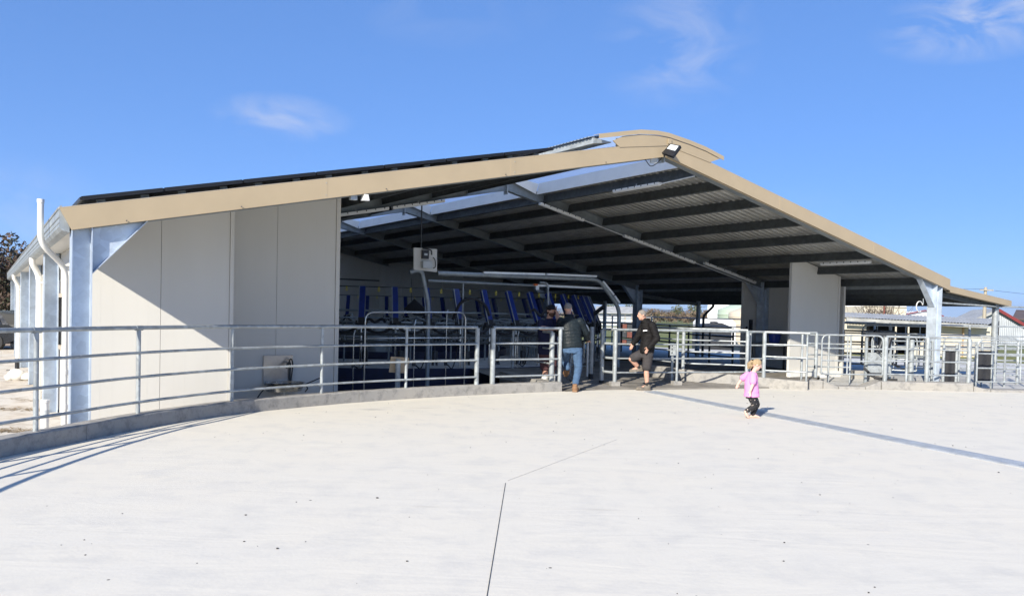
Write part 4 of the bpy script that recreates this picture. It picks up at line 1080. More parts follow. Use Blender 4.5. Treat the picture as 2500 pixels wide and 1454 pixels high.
# control board on a roof pole
cb = thing('control_board', 'white control board with black controller and grey junction box on a bent pole', 'control board', up_(GL, ZF))
pt = atv(1030, 498, 5.5)
MB().tube([pt, up_(pt, 3.02)], 0.016, 8).build('roof_pole', 'dark_steel', cb, smooth=True)
b00, b10, b11, b01 = atv(1010, 658, 5.5), atv(1067, 664, 5.5), atv(1067, 608, 5.5), atv(1010, 604, 5.5)
MB().prism([b00, b10, b11, b01], VD * 0.02).build('backboard', 'panel_white', cb)
cc = atv(1038, 621, 5.46); MB().box(cc, (0.16, 0.07, 0.20), (UD, VD, Vector((0, 0, 1)))).build('controller', 'black_plastic', cb)
MB().box(cc - VD * .037, (0.08, 0.004, 0.05), (UD, VD, Vector((0, 0, 1)))).build('screen', 'grey_box', cb)
jc = atv(1042, 646, 5.44); MB().box(jc, (0.23, 0.10, 0.16), (UD, VD, Vector((0, 0, 1)))).build('junction_box', 'grey_box', cb)
MB().tube(smooth_path([atv(1032, 606, 5.47), atv(1045, 608, 5.45), atv(1053, 612, 5.45), atv(1054, 622, 5.45)]), 0.014, 6).build('cable', 'black_plastic', cb)
MB().tube(smooth_path([atv(1057, 628, 5.46), atv(1062, 634, 5.45), atv(1063, 650, 5.45), atv(1058, 655, 5.46)]), 0.010, 6).build('cable', 'black_plastic', cb)
MB().tube(fillet([atv(1000, 664, 5.6), atv(1029, 657, 5.6), atv(1046, 742, 5.6), up_(atv(1044, 900, 5.6), ZF)], 0.18, 6), 0.05, 10).build('leg', 'galvanised_dull', cb, smooth=True)
MB().box(atv(1040, 775, 5.53), (0.04, 0.05, 0.12), (UD, VD, Vector((0, 0, 1)))).build('latch', 'dark_steel', cb)
# black feeder hood shape behind the left bails
hd = thing('feed_hood', 'black diamond-shaped hood hanging behind the navy bails', 'hood', atY(1012, 800, 22.5))
c = atY(1012, 752, 22.5)
MB().prism([c + Vector((-.30, 0, -.02)), c + Vector((0, 0, -.20)), c + Vector((.28, 0, -.20)), c + Vector((.28, 0, .0)), c + Vector((-.02, 0, .26))], (0, .3, 0)).build('hood', 'rubber_black', hd)
MB().tube([c + Vector((-.1, .1, .2)), c + Vector((-.12, .1, .85))], 0.01, 6).build('cord', 'black_plastic', hd)
# plywood sheet on a post in the pit, just behind the kerb railing
pw = thing('plywood_sign', 'bare plywood square fixed to a steel post behind the kerb railing', 'board', W(5.6, 2.7, -.4))
ps = [atv(950, 908, 2.75), atv(995, 911, 2.75), atv(999, 873, 2.75), atv(955, 870, 2.75)]
MB().prism(ps, VD * 0.018).build('plywood_sheet', 'plywood', pw)
pm = atv(972, 876, 2.68); MB().tube([up_(pm, ZF), up_(pm, pm.z)], 0.05, 12).build('post', 'galvanised', pw, smooth=True)
# wash basin on the shaded wall
wb = thing('wash_basin', 'stainless wash basin with splashback and tangled black hoses on the shaded wall', 'basin', W(3.6, 3.3, -.4))
Z = Vector((0, 0, 1))
MB().prism([W(3.31, 3.365, .20), W(3.84, 3.365, .20), W(3.84, 3.365, .72), W(3.31, 3.365, .72)], VD * 0.015).build('splashback', 'splash_steel', wb)
bc = W(3.62, 3.14, .235)
MB().rings([[bc + UD * (r * 1.45 * math.cos(2 * math.pi * j / 24)) - VD * (r * .82 * math.sin(2 * math.pi * j / 24)) + Z * z for j in range(24)] for r, z in ((.26, .0), (.265, .012), (.25, .012), (.235, -.01), (.20, -.13), (.05, -.15), (.055, -.165), (.215, -.145), (.252, -.01))]).build('bowl', 'stainless', wb, smooth=True)
MB().tube([W(3.62, 3.16, .08), W(3.62, 3.16, -.15), W(3.62, 3.36, -.2)], 0.025, 8).build('drain_pipe', 'pvc_white', wb, smooth=True)
MB().tube(fillet([W(3.78, 3.34, .26), W(3.78, 3.30, .58), W(3.70, 3.22, .60), W(3.66, 3.16, .50)], .1, 5), 0.016, 8).build('tap_spout', 'dark_steel', wb, smooth=True)
for pts in ([W(3.80, 3.33, .25), W(3.82, 3.3, .55), W(3.76, 3.24, .66), W(3.7, 3.22, .52)], [W(3.4, 3.0, .23), W(3.25, 2.95, .20), W(3.12, 2.95, .05), W(3.05, 2.95, -.08)], [W(3.35, 2.98, .20), W(3.55, 2.92, .23), W(3.85, 2.95, .20), W(4.05, 3.0, .25), W(4.25, 3.0, .33)], [W(3.9, 3.0, .22), W(4.0, 3.0, .15), W(3.95, 2.98, .08)]):
    MB().tube(smooth_path(pts), 0.011, 6).build('hose', 'black_plastic', wb, smooth=True)
# bench, bucket and bottle in the machine room
bn = thing('work_bench', 'grey work bench inside the shaded machine room', 'bench', W(19.2, 4.2, 0))
MB().prism([W(18.85, 3.0, .80), W(19.53, 3.0, .80), W(19.53, 5.6, .80), W(18.85, 5.6, .80)], (0, 0, .05)).build('bench_top', 'stainless', bn)
for v in (3.05, 4.3, 5.5): MB().bar(W(18.9, v, 0.0), W(18.9, v, .8), .05, .05).build('leg', 'dark_steel', bn)
bk = thing('blue_tub', 'blue plastic tub standing on the work bench', 'tub', W(19.2, 4.9, .85))
MB().lathe(W(19.2, 4.9, .85), [(.15, 0), (.19, .26), (.205, .265), (.205, .29), (.18, .29), (.14, .02)], 20).build('tub_body', 'blue_plastic', bk, smooth=True)
MB().tube([W(19.2 + .19 * math.cos(a), 4.9 - .05, 1.12 + .08 * math.sin(a)) for a in [k * math.pi / 8 for k in range(9)]], .006, 6).build('tub_handle', 'galvanised', bk)
bt = thing('spray_bottle', 'small white bottle with green cap on the bench edge', 'bottle', W(19.0, 3.2, .85))
MB().lathe(W(19.0, 3.2, .85), [(.045, 0), (.045, .16), (.02, .2), (.02, .22)], 14).build('bottle_body', 'pvc_white', bt, smooth=True)
simple('green_cap', (0.02, 0.22, 0.16), 0.4)
MB().lathe(W(19.0, 3.2, 1.07), [(.026, 0), (.026, .05), (.015, .06)], 12).build('bottle_cap', 'green_cap', bt, smooth=True)
for z, nm in ((1.45, 'phone handset'), ):
    hs_ = thing('wall_phone', 'dark handset hanging on the shaded end wall of the machine room', 'phone', W(18.95, 5.68, 1.2))
    MB().box(W(19.05, 5.69, 1.36), (.12, .05, .34), (UD, VD, Z)).build('handset', 'black_plastic', hs_)
    MB().box(W(18.86, 5.69, 1.22), (.05, .04, .2), (UD, VD, Z)).build('cradle', 'black_plastic', hs_)
# ------------------------------------------------------------------ surroundings
def leaf_mat(name, c1, c2):
    m, nt, b = new_mat(name)
    oi = nt.nodes.new('ShaderNodeNewGeometry')
    n = nnode(nt, 'ShaderNodeTexNoise', Scale=1.3, Detail=3.0); nt.links.new(pos(nt), n.inputs['Vector'])
    mixv = nnode(nt, 'ShaderNodeMath', operation='ADD'); nt.links.new(oi.outputs['Random Per Island'], mixv.inputs[0]); nt.links.new(n.outputs[0], mixv.inputs[1])
    hv = nnode(nt, 'ShaderNodeMath', operation='MULTIPLY'); nt.links.new(mixv.outputs[0], hv.inputs[0]); hv.inputs[1].default_value = 0.6
    c = ramp(nt, hv.outputs[0], [(0.25, c1), (0.75, c2)])
    nt.links.new(c, b.inputs['Base Color']); b.inputs['Roughness'].default_value = 0.75
leaf_mat('leaf_dark', (0.03, 0.045, 0.018), (0.09, 0.055, 0.04))
leaf_mat('leaf_green', (0.05, 0.075, 0.02), (0.13, 0.13, 0.05))
leaf_mat('leaf_brown', (0.10, 0.07, 0.045), (0.19, 0.14, 0.09))
leaf_mat('leaf_olive', (0.07, 0.08, 0.03), (0.16, 0.14, 0.06))
simple('bark', (0.09, 0.07, 0.055), 0.9, var=0.3, scale=8, bmp=0.5)
def crown(mb, c, rad, n, size, seed, clumps=14):
    r = random.Random(seed)
    cl = []
    for k in range(clumps):
        while True:
            p = Vector((r.uniform(-1, 1), r.uniform(-1, 1), r.uniform(-1, 1)))
            if p.length < 1: break
        cl.append((Vector((p.x * rad[0], p.y * rad[1], p.z * rad[2])) * 0.85, r.uniform(.28, .5)))
    for k in range(n):
        cc, cr = r.choice(cl)
        d = Vector((r.gauss(0, 1), r.gauss(0, 1), r.gauss(0, 1))).normalized() * (r.random() ** .4)
        p = Vector(c) + cc + Vector((d.x * rad[0] * cr, d.y * rad[1] * cr, d.z * rad[2] * cr))
        a = Vector((r.gauss(0, 1), r.gauss(0, 1), r.gauss(0, 1))).normalized(); b = a.orthogonal().normalized()
        b = (Matrix.Rotation(r.uniform(0, 6.28), 3, a) @ b); e = a.cross(b)
        s = size * r.uniform(.6, 1.4)
        n0 = len(mb.v); mb.v += [p - b * s, p - e * s * .45, p + b * s, p + e * s * .45]; mb.f.append((n0, n0 + 1, n0 + 2, n0 + 3))
    return cl
def tree(name, label, base, h, rad, mat, n, size, seed, group=None, trunk_r=0.12, crown_z=None, clumps=14):
    base = Vector(base)
    t = thing(name, label, 'tree', base, 0, group)
    cz = crown_z if crown_z is not None else h - rad[2]
    mb = MB(); cl = crown(mb, base + Vector((0, 0, cz)), rad, n, size, seed, clumps)
    mb.build('crown', mat, t)
    r = random.Random(seed)
    tk = MB(); top = base + Vector((r.uniform(-.1, .1) * h * .3, 0, cz + rad[2] * .3))
    tk.tube([base + Vector((0, 0, -.2)), base.lerp(top, .4) + Vector((r.uniform(-.1, .1), 0, 0)), top], [trunk_r, trunk_r * .75, trunk_r * .25], 8)
    for c, cr in cl[:9]:
        s0 = base.lerp(top, r.uniform(.35, .8)); e0 = base + Vector((0, 0, cz)) + c
        tk.tube([s0, s0.lerp(e0, .5) + Vector((0, 0, .08 * h)), e0], [trunk_r * .35, trunk_r * .22, trunk_r * .08], 6)
    tk.build('trunk', 'bark', t, smooth=True)
    return t
GZ = -0.46
def gpz(px, Y, z=GZ):
    p = atY(px, 780, Y); return Vector((p.x, p.y, z))
# left of the shed
tree('garden_tree', 'dark reddish-green tree at the far left behind the shed corner', gpz(2, 46), 5.9, (2.0, 1.7, 2.5), 'leaf_dark', 5200, .13, 3, 'trees at the left edge', .16, 3.2, 26)
tree('garden_tree', 'bushy dark tree cut off by the left picture edge', gpz(-60, 49), 6.6, (2.6, 1.8, 2.8), 'leaf_dark', 4200, .14, 4, 'trees at the left edge', .18, 3.2, 22)
tree('garden_tree', 'slender tree top just clearing the gutter at the left', gpz(74, 60), 7.0, (.9, .9, 2.1), 'leaf_dark', 900, .13, 5, 'trees at the left edge', .1, 4.6, 14)
# black car
simple('car_paint', (0.012, 0.014, 0.018), 0.15, var=0.1); simple('car_glass', (0.02, 0.022, 0.025), 0.05); simple('tyre', (0.02, 0.02, 0.02), 0.8); simple('rim_grey', (0.30, 0.31, 0.33), 0.35, metal=0.7)
cp = gpz(22, 33.2, -0.43); cp.x -= 1.45
car = thing('parked_car', 'black car parked at the far left beside the shed, mostly out of the picture', 'car', cp, 0)
body = [(-2.3, .35), (-2.3, .75), (-2.15, .95), (-1.2, 1.02), (-.55, 1.55), (1.5, 1.62), (2.05, 1.05), (2.25, .95), (2.28, .40), (1.9, .28), (-2.1, .28)]
MB().rings([[cp + Vector((x * (1 - .03 * abs(s)), s * .9 * (1 if z < 1.1 else .82), z)) for x, z in body] for s in (-1, -.9, .9, 1)]).build('body', 'car_paint', car)
for s in (-1, 1):
    MB().prism([cp + Vector((x, s * .905 * (.9 if z > 1.1 else 1), z)) for x, z in ((-.95, 1.06), (-.5, 1.48), (.35, 1.52), (.35, 1.06))], (0, s * .012, 0)).build('side_window', 'car_glass', car)
    MB().prism([cp + Vector((x, s * .905 * (.9 if z > 1.1 else 1), z)) for x, z in ((.42, 1.06), (.42, 1.52), (1.40, 1.54), (1.75, 1.06))], (0, s * .012, 0)).build('side_window', 'car_glass', car)
    for x in (-1.4, 1.45):
        w = MB().lathe(cp + Vector((x, s * .72, .34)), [(.20, 0), (.33, .0), (.345, .06), (.345, .16), (.33, .22), (.20, .22)], 24, (Vector((1, 0, 0)), Vector((0, 0, 1)), Vector((0, s, 0)))).build('wheel', 'tyre', car, smooth=True)
        rm = MB()
        for k in range(5):
            a = k * 2 * math.pi / 5; c = cp + Vector((x, s * .93, .34)); rm.bar(c, c + Vector((.2 * math.cos(a), 0, .2 * math.sin(a))), .05, .03, up=(0, 1, 0))
        rm.tube([cp + Vector((x + .2 * math.cos(a), s * .93, .34 + .2 * math.sin(a))) for a in [k * math.pi / 10 for k in range(20)]], .02, 6, closed=True)
        rm.build('rim', 'rim_grey', w)
# sack, pipe stub, bollard, debris
bp_ = gp(40, 928, -.40)
sk = thing('sack', 'crumpled white sack slumped on the concrete beside the far left column', 'sack', bp_)
mb = MB(); rs = random.Random(5)
mb.ball(bp_ + Vector((0, 0, .13)), (.22, .18, .16), 16, 10); mb.ball(bp_ + Vector((.22, .05, .09)), (.22, .15, .10), 16, 10); mb.ball(bp_ + Vector((-.12, -.05, .08)), (.14, .13, .10), 12, 8)
for v_ in mb.v: v_ += Vector((rs.uniform(-.012, .012), rs.uniform(-.012, .012), rs.uniform(-.012, .012)))
mb.build('sack_body', 'sack_white', sk, smooth=True)
st = gp(42, 905, -.40); t = thing('pipe_stub', 'short black pipe stub standing behind the white sack', 'pipe', st)
MB().tube([st, st + Vector((0, 0, .35))], .06, 12).build('stub', 'black_plastic', t, smooth=True); MB().tube([st + Vector((-.05, 0, 0)), st + Vector((-.3, 0, -.0)), ], .03, 8).build('elbow', 'black_plastic', t, smooth=True)
bo = W(-.36, 1.15, -.40); bo = gp(109, 1078, -.40); bo = Vector((bo.x, bo.y, -.40))
t = thing('white_standpipe', 'short white plastic standpipe with grey sleeve behind the kerb post', 'pipe', bo)
MB().tube([bo, bo + Vector((0, 0, .58))], .055, 16).build('pipe_body', 'pvc_white', t, smooth=True)
MB().tube([bo + Vector((0, 0, .38)), bo + Vector((0, 0, .46))], .057, 16).build('sleeve', 'grey_box', t, smooth=True)
MB().tube([bo + Vector((0, 0, .56)), bo + Vector((0, 0, .60))], .062, 16).build('cap', 'pvc_white', t, smooth=True)
# scatter of straw and soil on the apron
simple('straw', (0.24, 0.18, 0.11), 0.9, var=0.4)
mb = MB(); rs = random.Random(9)
for (px, py, sx, sy, n) in ((20, 998, .45, .12, 260), (10, 1050, .30, .12, 300), (70, 975, .2, .1, 30)):
    c = gp(px, py, -.395)
    for k in range(n):
        p = c + Vector((rs.gauss(0, sx), rs.gauss(0, sy), rs.uniform(0, .012))); a = rs.uniform(0, 3.14); l = rs.uniform(.01, .05); d = Vector((math.cos(a), math.sin(a), rs.uniform(-.2, .3))) * l; w = Vector((-d.y, d.x, 0)) * .25
        mb.quad(p - d - w, p + d - w, p + d + w, p - d + w)
tag(mb.build('straw_litter', 'straw'), 'brown straw and soil scattered on the pale concrete at the left', 'litter', kind='stuff')
# small grit on the yard
mb = MB(); rs = random.Random(12)
for k in range(420):
    x, y = rs.uniform(-4, 12), rs.uniform(2.5, 17); s = rs.choice((.003, .0035, .004, .005, .006, .008)) * rs.uniform(.7, 1.2)
    c = Vector((x, y, s * .4)); a = rs.uniform(0, 3.14)
    mb.prism([c + Vector((math.cos(a + q) * s * rs.uniform(.7, 1.5), math.sin(a + q) * s, -s * .35)) for q in (0, 1.5, 3.0, 4.6)], (0, 0, s * .8))
tag(mb.build('yard_grit', 'joint_black'), 'fine dark grit scattered over the white yard', 'grit', kind='stuff')

# treeline across the paddock
rs = random.Random(21)
kinds = [('leaf_brown', 'bare brownish hedge tree'), ('leaf_olive', 'olive hedge tree'), ('leaf_brown', 'brown leafless shrub'), ('leaf_green', 'green conifer')]
xs = [1462, 1484, 1508, 1534, 1558, 1600, 1613, 1628, 1640, 1653, 1668, 1682, 1696, 1710, 1724, 1738]
spots = {1484: 3, 1653: 3, 1696: 3, 1534: 3, 1710: 1, 1613: 1, 1640: 0}
for i, x in enumerate(xs):
    k = spots.get(x, 0 if i % 2 else 2)
    Y = 230 + rs.uniform(-15, 15)
    h = {0: 4.2, 1: 4.0, 2: 3.5, 3: 6.4}[k] * rs.uniform(.88, 1.1)
    rad = (h * (.36 if k == 3 else .62), h * .5, h * (.47 if k == 3 else .44))
    lab = kinds[k][1] + ' in the distant treeline, ' + ('%s from the left of the row' % ['first', 'second', 'third', 'fourth', 'fifth', 'sixth', 'seventh', 'eighth', 'ninth', 'tenth', 'eleventh', 'twelfth', 'thirteenth', 'fourteenth', 'fifteenth', 'sixteenth'][i])
    tree('hedge_tree', lab, gpz(x, Y), h, rad, kinds[k][0], 520, .28, 40 + i, 'distant treeline trees', .12, h * .52, 12)
mb = MB()
for i in range(60): crown(mb, gpz(1100 + i * 20, 262 + rs.uniform(-10, 10), .9), (4, 3, 1.6), 110, .4, 200 + i, 6)
tag(mb.build('far_hedge', 'leaf_brown'), 'continuous low brown hedge far behind the paddock', 'hedge', kind='stuff')
# hills on the skyline
simple('hill_scrub', (0.10, 0.12, 0.07), 0.95, var=0.2, scale=0.004)
rs = random.Random(4); mb = MB(); xs_ = [-4200 + 260 * i for i in range(46)]
prof = [max(12, 95 * (math.sin(x * .0011 + 1.0) * .5 + .5) ** 1.3 * (1.0 if x > 900 else .5) + rs.uniform(-9, 9)) for x in xs_]
rings = []
for x, h in zip(xs_, prof): rings.append([Vector((x, 7600, GZ)), Vector((x, 7900, h * .55)), Vector((x + 40, 8300, h)), Vector((x, 8700, GZ))])
tag(mb.rings(rings).build('hills', 'hill_scrub', smooth=True), kind='structure')

# white coolstore and tanks beyond the lean-to
ws = thing('white_building', 'large plain white building behind the water tanks', 'building', gpz(1970, 76))
a, b = gpz(1727, 76), gpz(2212, 70.8)
def wall_box(a, b, depth, h, name, mat, parent, z0=GZ):
    a, b = Vector((a.x, a.y, z0)), Vector((b.x, b.y, z0)); d = (b - a).normalized(); n = Vector((-d.y, d.x, 0)) * depth
    return MB().prism([a, b, b + n, a + n], (0, 0, h)).build(name, mat, parent)
wall_box(a, b, 12, 5.2, 'wall', 'white_wall', ws)
ra, rb = a + Vector((.05, -.3, 5.2)), b + Vector((.3, -.3, 5.2)); bk2 = Vector((1.6, 6.1, 1.2))
MB().prism([ra, rb, rb + bk2, ra + bk2], (0, 0, .1)).build('roof', 'rust_roof', ws)
cb2 = thing('cream_annex', 'cream block annex in front of the white building', 'building', gpz(2160, 66))
wall_box(gpz(2108, 66), gpz(2211, 66), 4, 3.05 - GZ - .3, 'wall', 'cream_block', cb2)
MB().prism([gpz(2106, 65.9, 2.72), gpz(2212.5, 65.9, 2.72), gpz(2212.5, 70.2, 2.72), gpz(2106, 70.2, 2.72)], (0, 0, .06)).build('parapet', 'cream_block', cb2)
def tank(name, label, px_left, Y, r, zsh, ztop, mat, ribs):
    c = gpz(px_left, Y); c.x += r; t = thing(name, label, 'tank', c, 0, 'water tanks')
    prof = [(r, 0)]
    n = ribs
    for k in range(n):
        z0 = (zsh - GZ) * (k + .5) / n; prof += [(r, z0 - .05), (r * 1.012, z0), (r, z0 + .05)]
    prof += [(r, zsh - GZ), (r * .97, zsh - GZ + .06), (r * .25, ztop - GZ), (.05, ztop - GZ + .01)]
    MB().lathe(c, prof, 40).build('shell', mat, t, smooth=True)
    MB().lathe(c + Vector((0, 0, ztop - GZ)), [(.32, 0), (.32, .14), (.28, .18), (.02, .2)], 20).build('lid', mat, t, smooth=True)
    return t
tank('water_tank', 'pale green plastic water tank partly behind the beige tank', 1753, 58, 2.1, 2.1, 2.75, 'tank_green', 4)
tank('water_tank', 'beige ribbed water tank beside the shed corner', 1780, 50, 1.55, 1.85, 2.35, 'tank_beige', 5)
bt_ = gpz(1739, 41); bt_.x = (gpz(1699, 41).x + gpz(1778, 41).x) / 2
t = thing('dark_trough_tank', 'low black plastic tank with sloping shoulders in front of the beige tank', 'tank', bt_)
MB().rings([[bt_ + Vector((x * 1.0, y, z)) for x, z in ((-.86, 0), (-.86, 1.25), (-.55, 1.68), (.35, 1.75), (.86, 1.55), (.86, 0))] for y in (-.6, .6)]).build('shell', 'tank_black', t)
MB().lathe(bt_ + Vector((.1, 0, 1.72)), [(.2, 0), (.2, .08), (.02, .1)], 16).build('lid', 'tank_black', t, smooth=True)
cv = gpz(1720, 47); t = thing('white_caravan', 'small white round-topped caravan behind the black tank', 'caravan', cv)
MB().rings([[cv + Vector((x, y, z)) for x, z in ((-.45, .4), (-.47, 1.7), (-.3, 1.92), (1.4, 1.92), (1.6, 1.7), (1.6, .4))] for y in (-.9, .9)]).build('body', 'white_wall', t)
MB().prism([cv + Vector((-.3, -.905, 1.2)), cv + Vector((.3, -.905, 1.2)), cv + Vector((.3, -.905, 1.6)), cv + Vector((-.3, -.905, 1.6))], (0, -.01, 0)).build('window', 'car_glass', t)
for x in (.3, 1.0): MB().lathe(cv + Vector((x, -.9, .3)), [(.3, 0), (.3, .2)], 16, (Vector((1, 0, 0)), Vector((0, 0, 1)), Vector((0, 1, 0)))).build('wheel', 'tyre', t, smooth=True)

# old cream shed with corrugated roof and a dark open bay
simple('dark_timber', (0.035, 0.028, 0.022), 0.9, var=0.3)
old = thing('old_shed', 'low old cream block shed with rusty corrugated roof and dark open bay', 'shed', gpz(2240, 48))
Yo = 48.0
wall_box(gpz(2040, Yo), gpz(2116, Yo), .3, 1.68 - GZ, 'wall', 'cream_block', old)
wall_box(gpz(2276, Yo), gpz(2436, Yo), .3, 1.42 - GZ, 'wall', 'cream_block', old)
wall_box(gpz(2040, Yo + 5), gpz(2440, Yo + 5), .3, 1.75 - GZ, 'back_wall', 'dark_timber', old)
for x in (2116, 2276): p = gpz(x, Yo); MB().prism([p, p + Vector((.2, 0, 0)), p + Vector((.2, 5, 0)), p + Vector((0, 5, 0))], (0, 0, 1.7 - GZ - .02)).build('cross_wall', 'dark_timber', old)
p0, p1 = gpz(2066, Yo - .7, 1.74), gpz(2412, Yo - .7, 1.50)
q0, q1 = gpz(2040, Yo + 5.3, 2.08), gpz(2440, Yo + 5.3, 1.86)
mb = MB(); n = 90
rows = []
for k in range(n + 1):
    f = k / n; h = .045 * (k % 2)
    rows.append((p0.lerp(p1, f) + Vector((0, 0, h)), q0.lerp(q1, f) + Vector((0, 0, h))))
for (a, b), (c, d) in zip(rows, rows[1:]): mb.quad(a, c, d, b)
mb.build('roof', 'rust_roof', old)
MB().bar(p0 + Vector((0, -.02, -.12)), p1 + Vector((0, -.02, -.12)), .04, .2).build('fascia', 'rust_roof', old)
for x in (2188, 2219):
    a = gpz(x, Yo - .5); MB().tube([a, a + Vector((0, 0, 1.55 - GZ))], .05, 8).build('post', 'cream_block', old, smooth=True)
a, b = gpz(2190, Yo - .5, 1.58), gpz(2420, Yo - .5, 1.35); MB().tube([a, b], .045, 8).build('pipe_rail', 'pvc_white', old, smooth=True)
a, b = gpz(2278, Yo - .05, .2), gpz(2250, Yo - .05, 1.0)
MB().prism([gpz(2225, Yo - .3, -.46), gpz(2278, Yo - .3, -.46), gpz(2278, Yo - .3, .95)], (0, .25, 0)).build('ramp_wall', 'cream_block', old)
dv = gpz(2352, Yo - .03, GZ)
MB().bar(Vector((dv.x, dv.y, GZ)), Vector((dv.x, dv.y, 1.4)), .22, .04).build('rust_streak_plate', 'plywood', old)
# dead shrub and flue on its roof
ds = thing('dead_shrub', 'bare twiggy shrub standing behind the old shed roof', 'shrub', gpz(2150, 56))
mb = MB(); rs = random.Random(8); c = gpz(2148, 56, 1.9)
for k in range(160):
    p = c + Vector((rs.gauss(0, .7), rs.gauss(0, .3), 0)); mb.tube([p, p + Vector((rs.gauss(0, .35), 0, rs.uniform(.3, .95)))], .012, 3)
mb.build('twigs', 'bark', ds)
MB().tube([gpz(2150, 56, GZ), gpz(2150, 56, 1.95)], .06, 6).build('stem', 'bark', ds)
fl_ = thing('rusty_flue', 'thin rusty flue pipe standing up behind the old shed roof', 'flue', gpz(2158, 55))
MB().tube([gpz(2157, 55, GZ), gpz(2158.5, 55, 3.3)], .06, 8).build('flue_pipe', 'brick_red', fl_, smooth=True)
MB().tube([gpz(2158.5, 55, 2.6), gpz(2155, 55, 2.9)], .03, 6).build('stay', 'brick_red', fl_)
# red-edged tin shed at the right
Yr = 78.0
rsd = thing('tin_shed', 'grey corrugated tin shed with red barge and brown roof at the right edge', 'shed', gpz(2435, Yr))
L0, A0_, R0_ = gpz(2368, Yr, 1.65), gpz(2432, Yr, 2.95), gpz(2502, Yr, 1.35)
n = 60; base = []
mb = MB()
for k in range(n + 1):
    f = k / n; x = L0.lerp(R0_, f); fz = (A0_.x - L0.x) / (R0_.x - L0.x)
    z = L0.z + (A0_.z - L0.z) * f / fz if f < fz else A0_.z + (R0_.z - A0_.z) * (f - fz) / (1 - fz)
    base.append((Vector((x.x, x.y + .06 * (k % 2), GZ)), Vector((x.x, x.y + .06 * (k % 2), z - .05))))
for (a, b), (c, d) in zip(base, base[1:]): mb.quad(a, c, d, b)
mb.build('gable_wall', 'shed_tin', rsd)
bkv = Vector((4.5, 12, 0))
MB().prism([A0_ + Vector((0, -.3, 0)), R0_ + Vector((.2, -.3, -.03)), R0_ + bkv + Vector((.2, 0, 0)), A0_ + bkv], (0, 0, .08)).build('roof', 'brown_roof', rsd)
MB().prism([A0_ + Vector((0, -.3, .002)), L0 + Vector((-.2, -.3, 0)), L0 + bkv, A0_ + bkv + Vector((0, 0, .002))], (0, 0, .08)).build('roof', 'rust_roof', rsd)
MB().bar(A0_ + Vector((.02, -.36, -.06)), R0_ + Vector((.2, -.36, -.09)), .04, .28).build('barge', 'red_paint', rsd)
MB().bar(A0_ + Vector((-.02, -.36, -.06)), L0 + Vector((-.2, -.36, -.09)), .04, .22).build('barge', 'rust_roof', rsd)
wn2 = thing('end_shed', 'low brown-roofed shed continuing to the right of the tin shed', 'shed', gpz(2560, 90))
wall_box(gpz(2490, 84), gpz(2800, 84), 10, 2.0 - GZ, 'wall', 'shed_tin', wn2)
MB().prism([gpz(2470, 83.5, 2.0), gpz(2820, 83.5, 2.0), gpz(2820, 92, 3.1), gpz(2480, 92, 3.1)], (0, 0, .1)).build('roof', 'brown_roof', wn2)
gl = thing('grey_gable', 'low pale gable roof with red edge behind the old shed', 'building', gpz(2245, 90))
MB().prism([gpz(2212, 90, GZ), gpz(2300, 90, GZ), gpz(2300, 90, 2.15), gpz(2258, 90, 2.75), gpz(2212, 90, 2.3)], (0, 6, 0)).build('wall', 'white_wall', gl)
MB().bar(gpz(2208, 89.8, 2.35), gpz(2258, 89.8, 2.85), .1, .12).build('barge', 'red_paint', gl); MB().bar(gpz(2258, 89.8, 2.85), gpz(2304, 89.8, 2.25), .1, .12).build('barge', 'red_paint', gl)
# power pole and wires
pl = gpz(2402, 66); t = thing('power_pole', 'weathered wooden power pole behind the lean-to', 'pole', pl)
MB().tube([pl, pl + Vector((.05, 0, 5.0))], [.17, .12], 10).build('pole_shaft', 'wood_grey', t, smooth=True)
MB().bar(pl + Vector((-.5, -.15, 4.75)), pl + Vector((.6, -.15, 4.75)), .09, .10).build('cross_arm', 'wood_grey', t)
for k, (za, zb2, xb) in enumerate(((4.85, 4.9, -30), (4.8, 3.6, 40))):
    a, b = pl + Vector((0, 0, za)), pl + Vector((xb, 20, zb2 + .5)); m = a.lerp(b, .5) + Vector((0, 0, -.5))
    MB().tube([a * (1 - s) ** 2 + m * 2 * s * (1 - s) + b * s * s for s in [q / 12 for q in range(13)]], .012, 4).build('wire', 'black_plastic', t)
pw2 = gpz(1560, 120); t = thing('power_line', 'thin overhead wire crossing the sky behind the treeline', 'wire', pw2)
a, b = atY(1380, 775, 130), atY(1790, 740, 90); m = a.lerp(b, .5) + Vector((0, 0, -.5))
MB().tube([a * (1 - s) ** 2 + m * 2 * s * (1 - s) + b * s * s for s in [q / 16 for q in range(17)]], .02, 4).build('wire_strand', 'black_plastic', t)
# far white rails and low grey roof seen through the entrance
fr = thing('far_stockyard', 'pale timber stockyard rails far behind the platform', 'stockyard', gpz(1520, 95))
for k in range(9): a = gpz(1462 + k * 16, 95); MB().bar(a, a + Vector((0, 0, 2.0)), .12, .12).build('post', 'wood_grey', fr)
for z in (.45, .9, 1.35, 1.8): MB().bar(gpz(1460, 94.9, GZ + z), gpz(1594, 94.9, GZ + z), .05, .10).build('rail', 'white_wall', fr)
fs = thing('far_shed', 'low grey-roofed shed far behind the stockyard rails', 'shed', gpz(1500, 140))
wall_box(gpz(1455, 140), gpz(1560, 140), 5, 2.2, 'wall', 'shed_tin', fs)
MB().prism([gpz(1452, 139.5, 1.74), gpz(1563, 139.5, 1.74), gpz(1560, 143, 2.9), gpz(1455, 143, 2.9)], (0, 0, .1)).build('roof', 'rust_roof', fs)
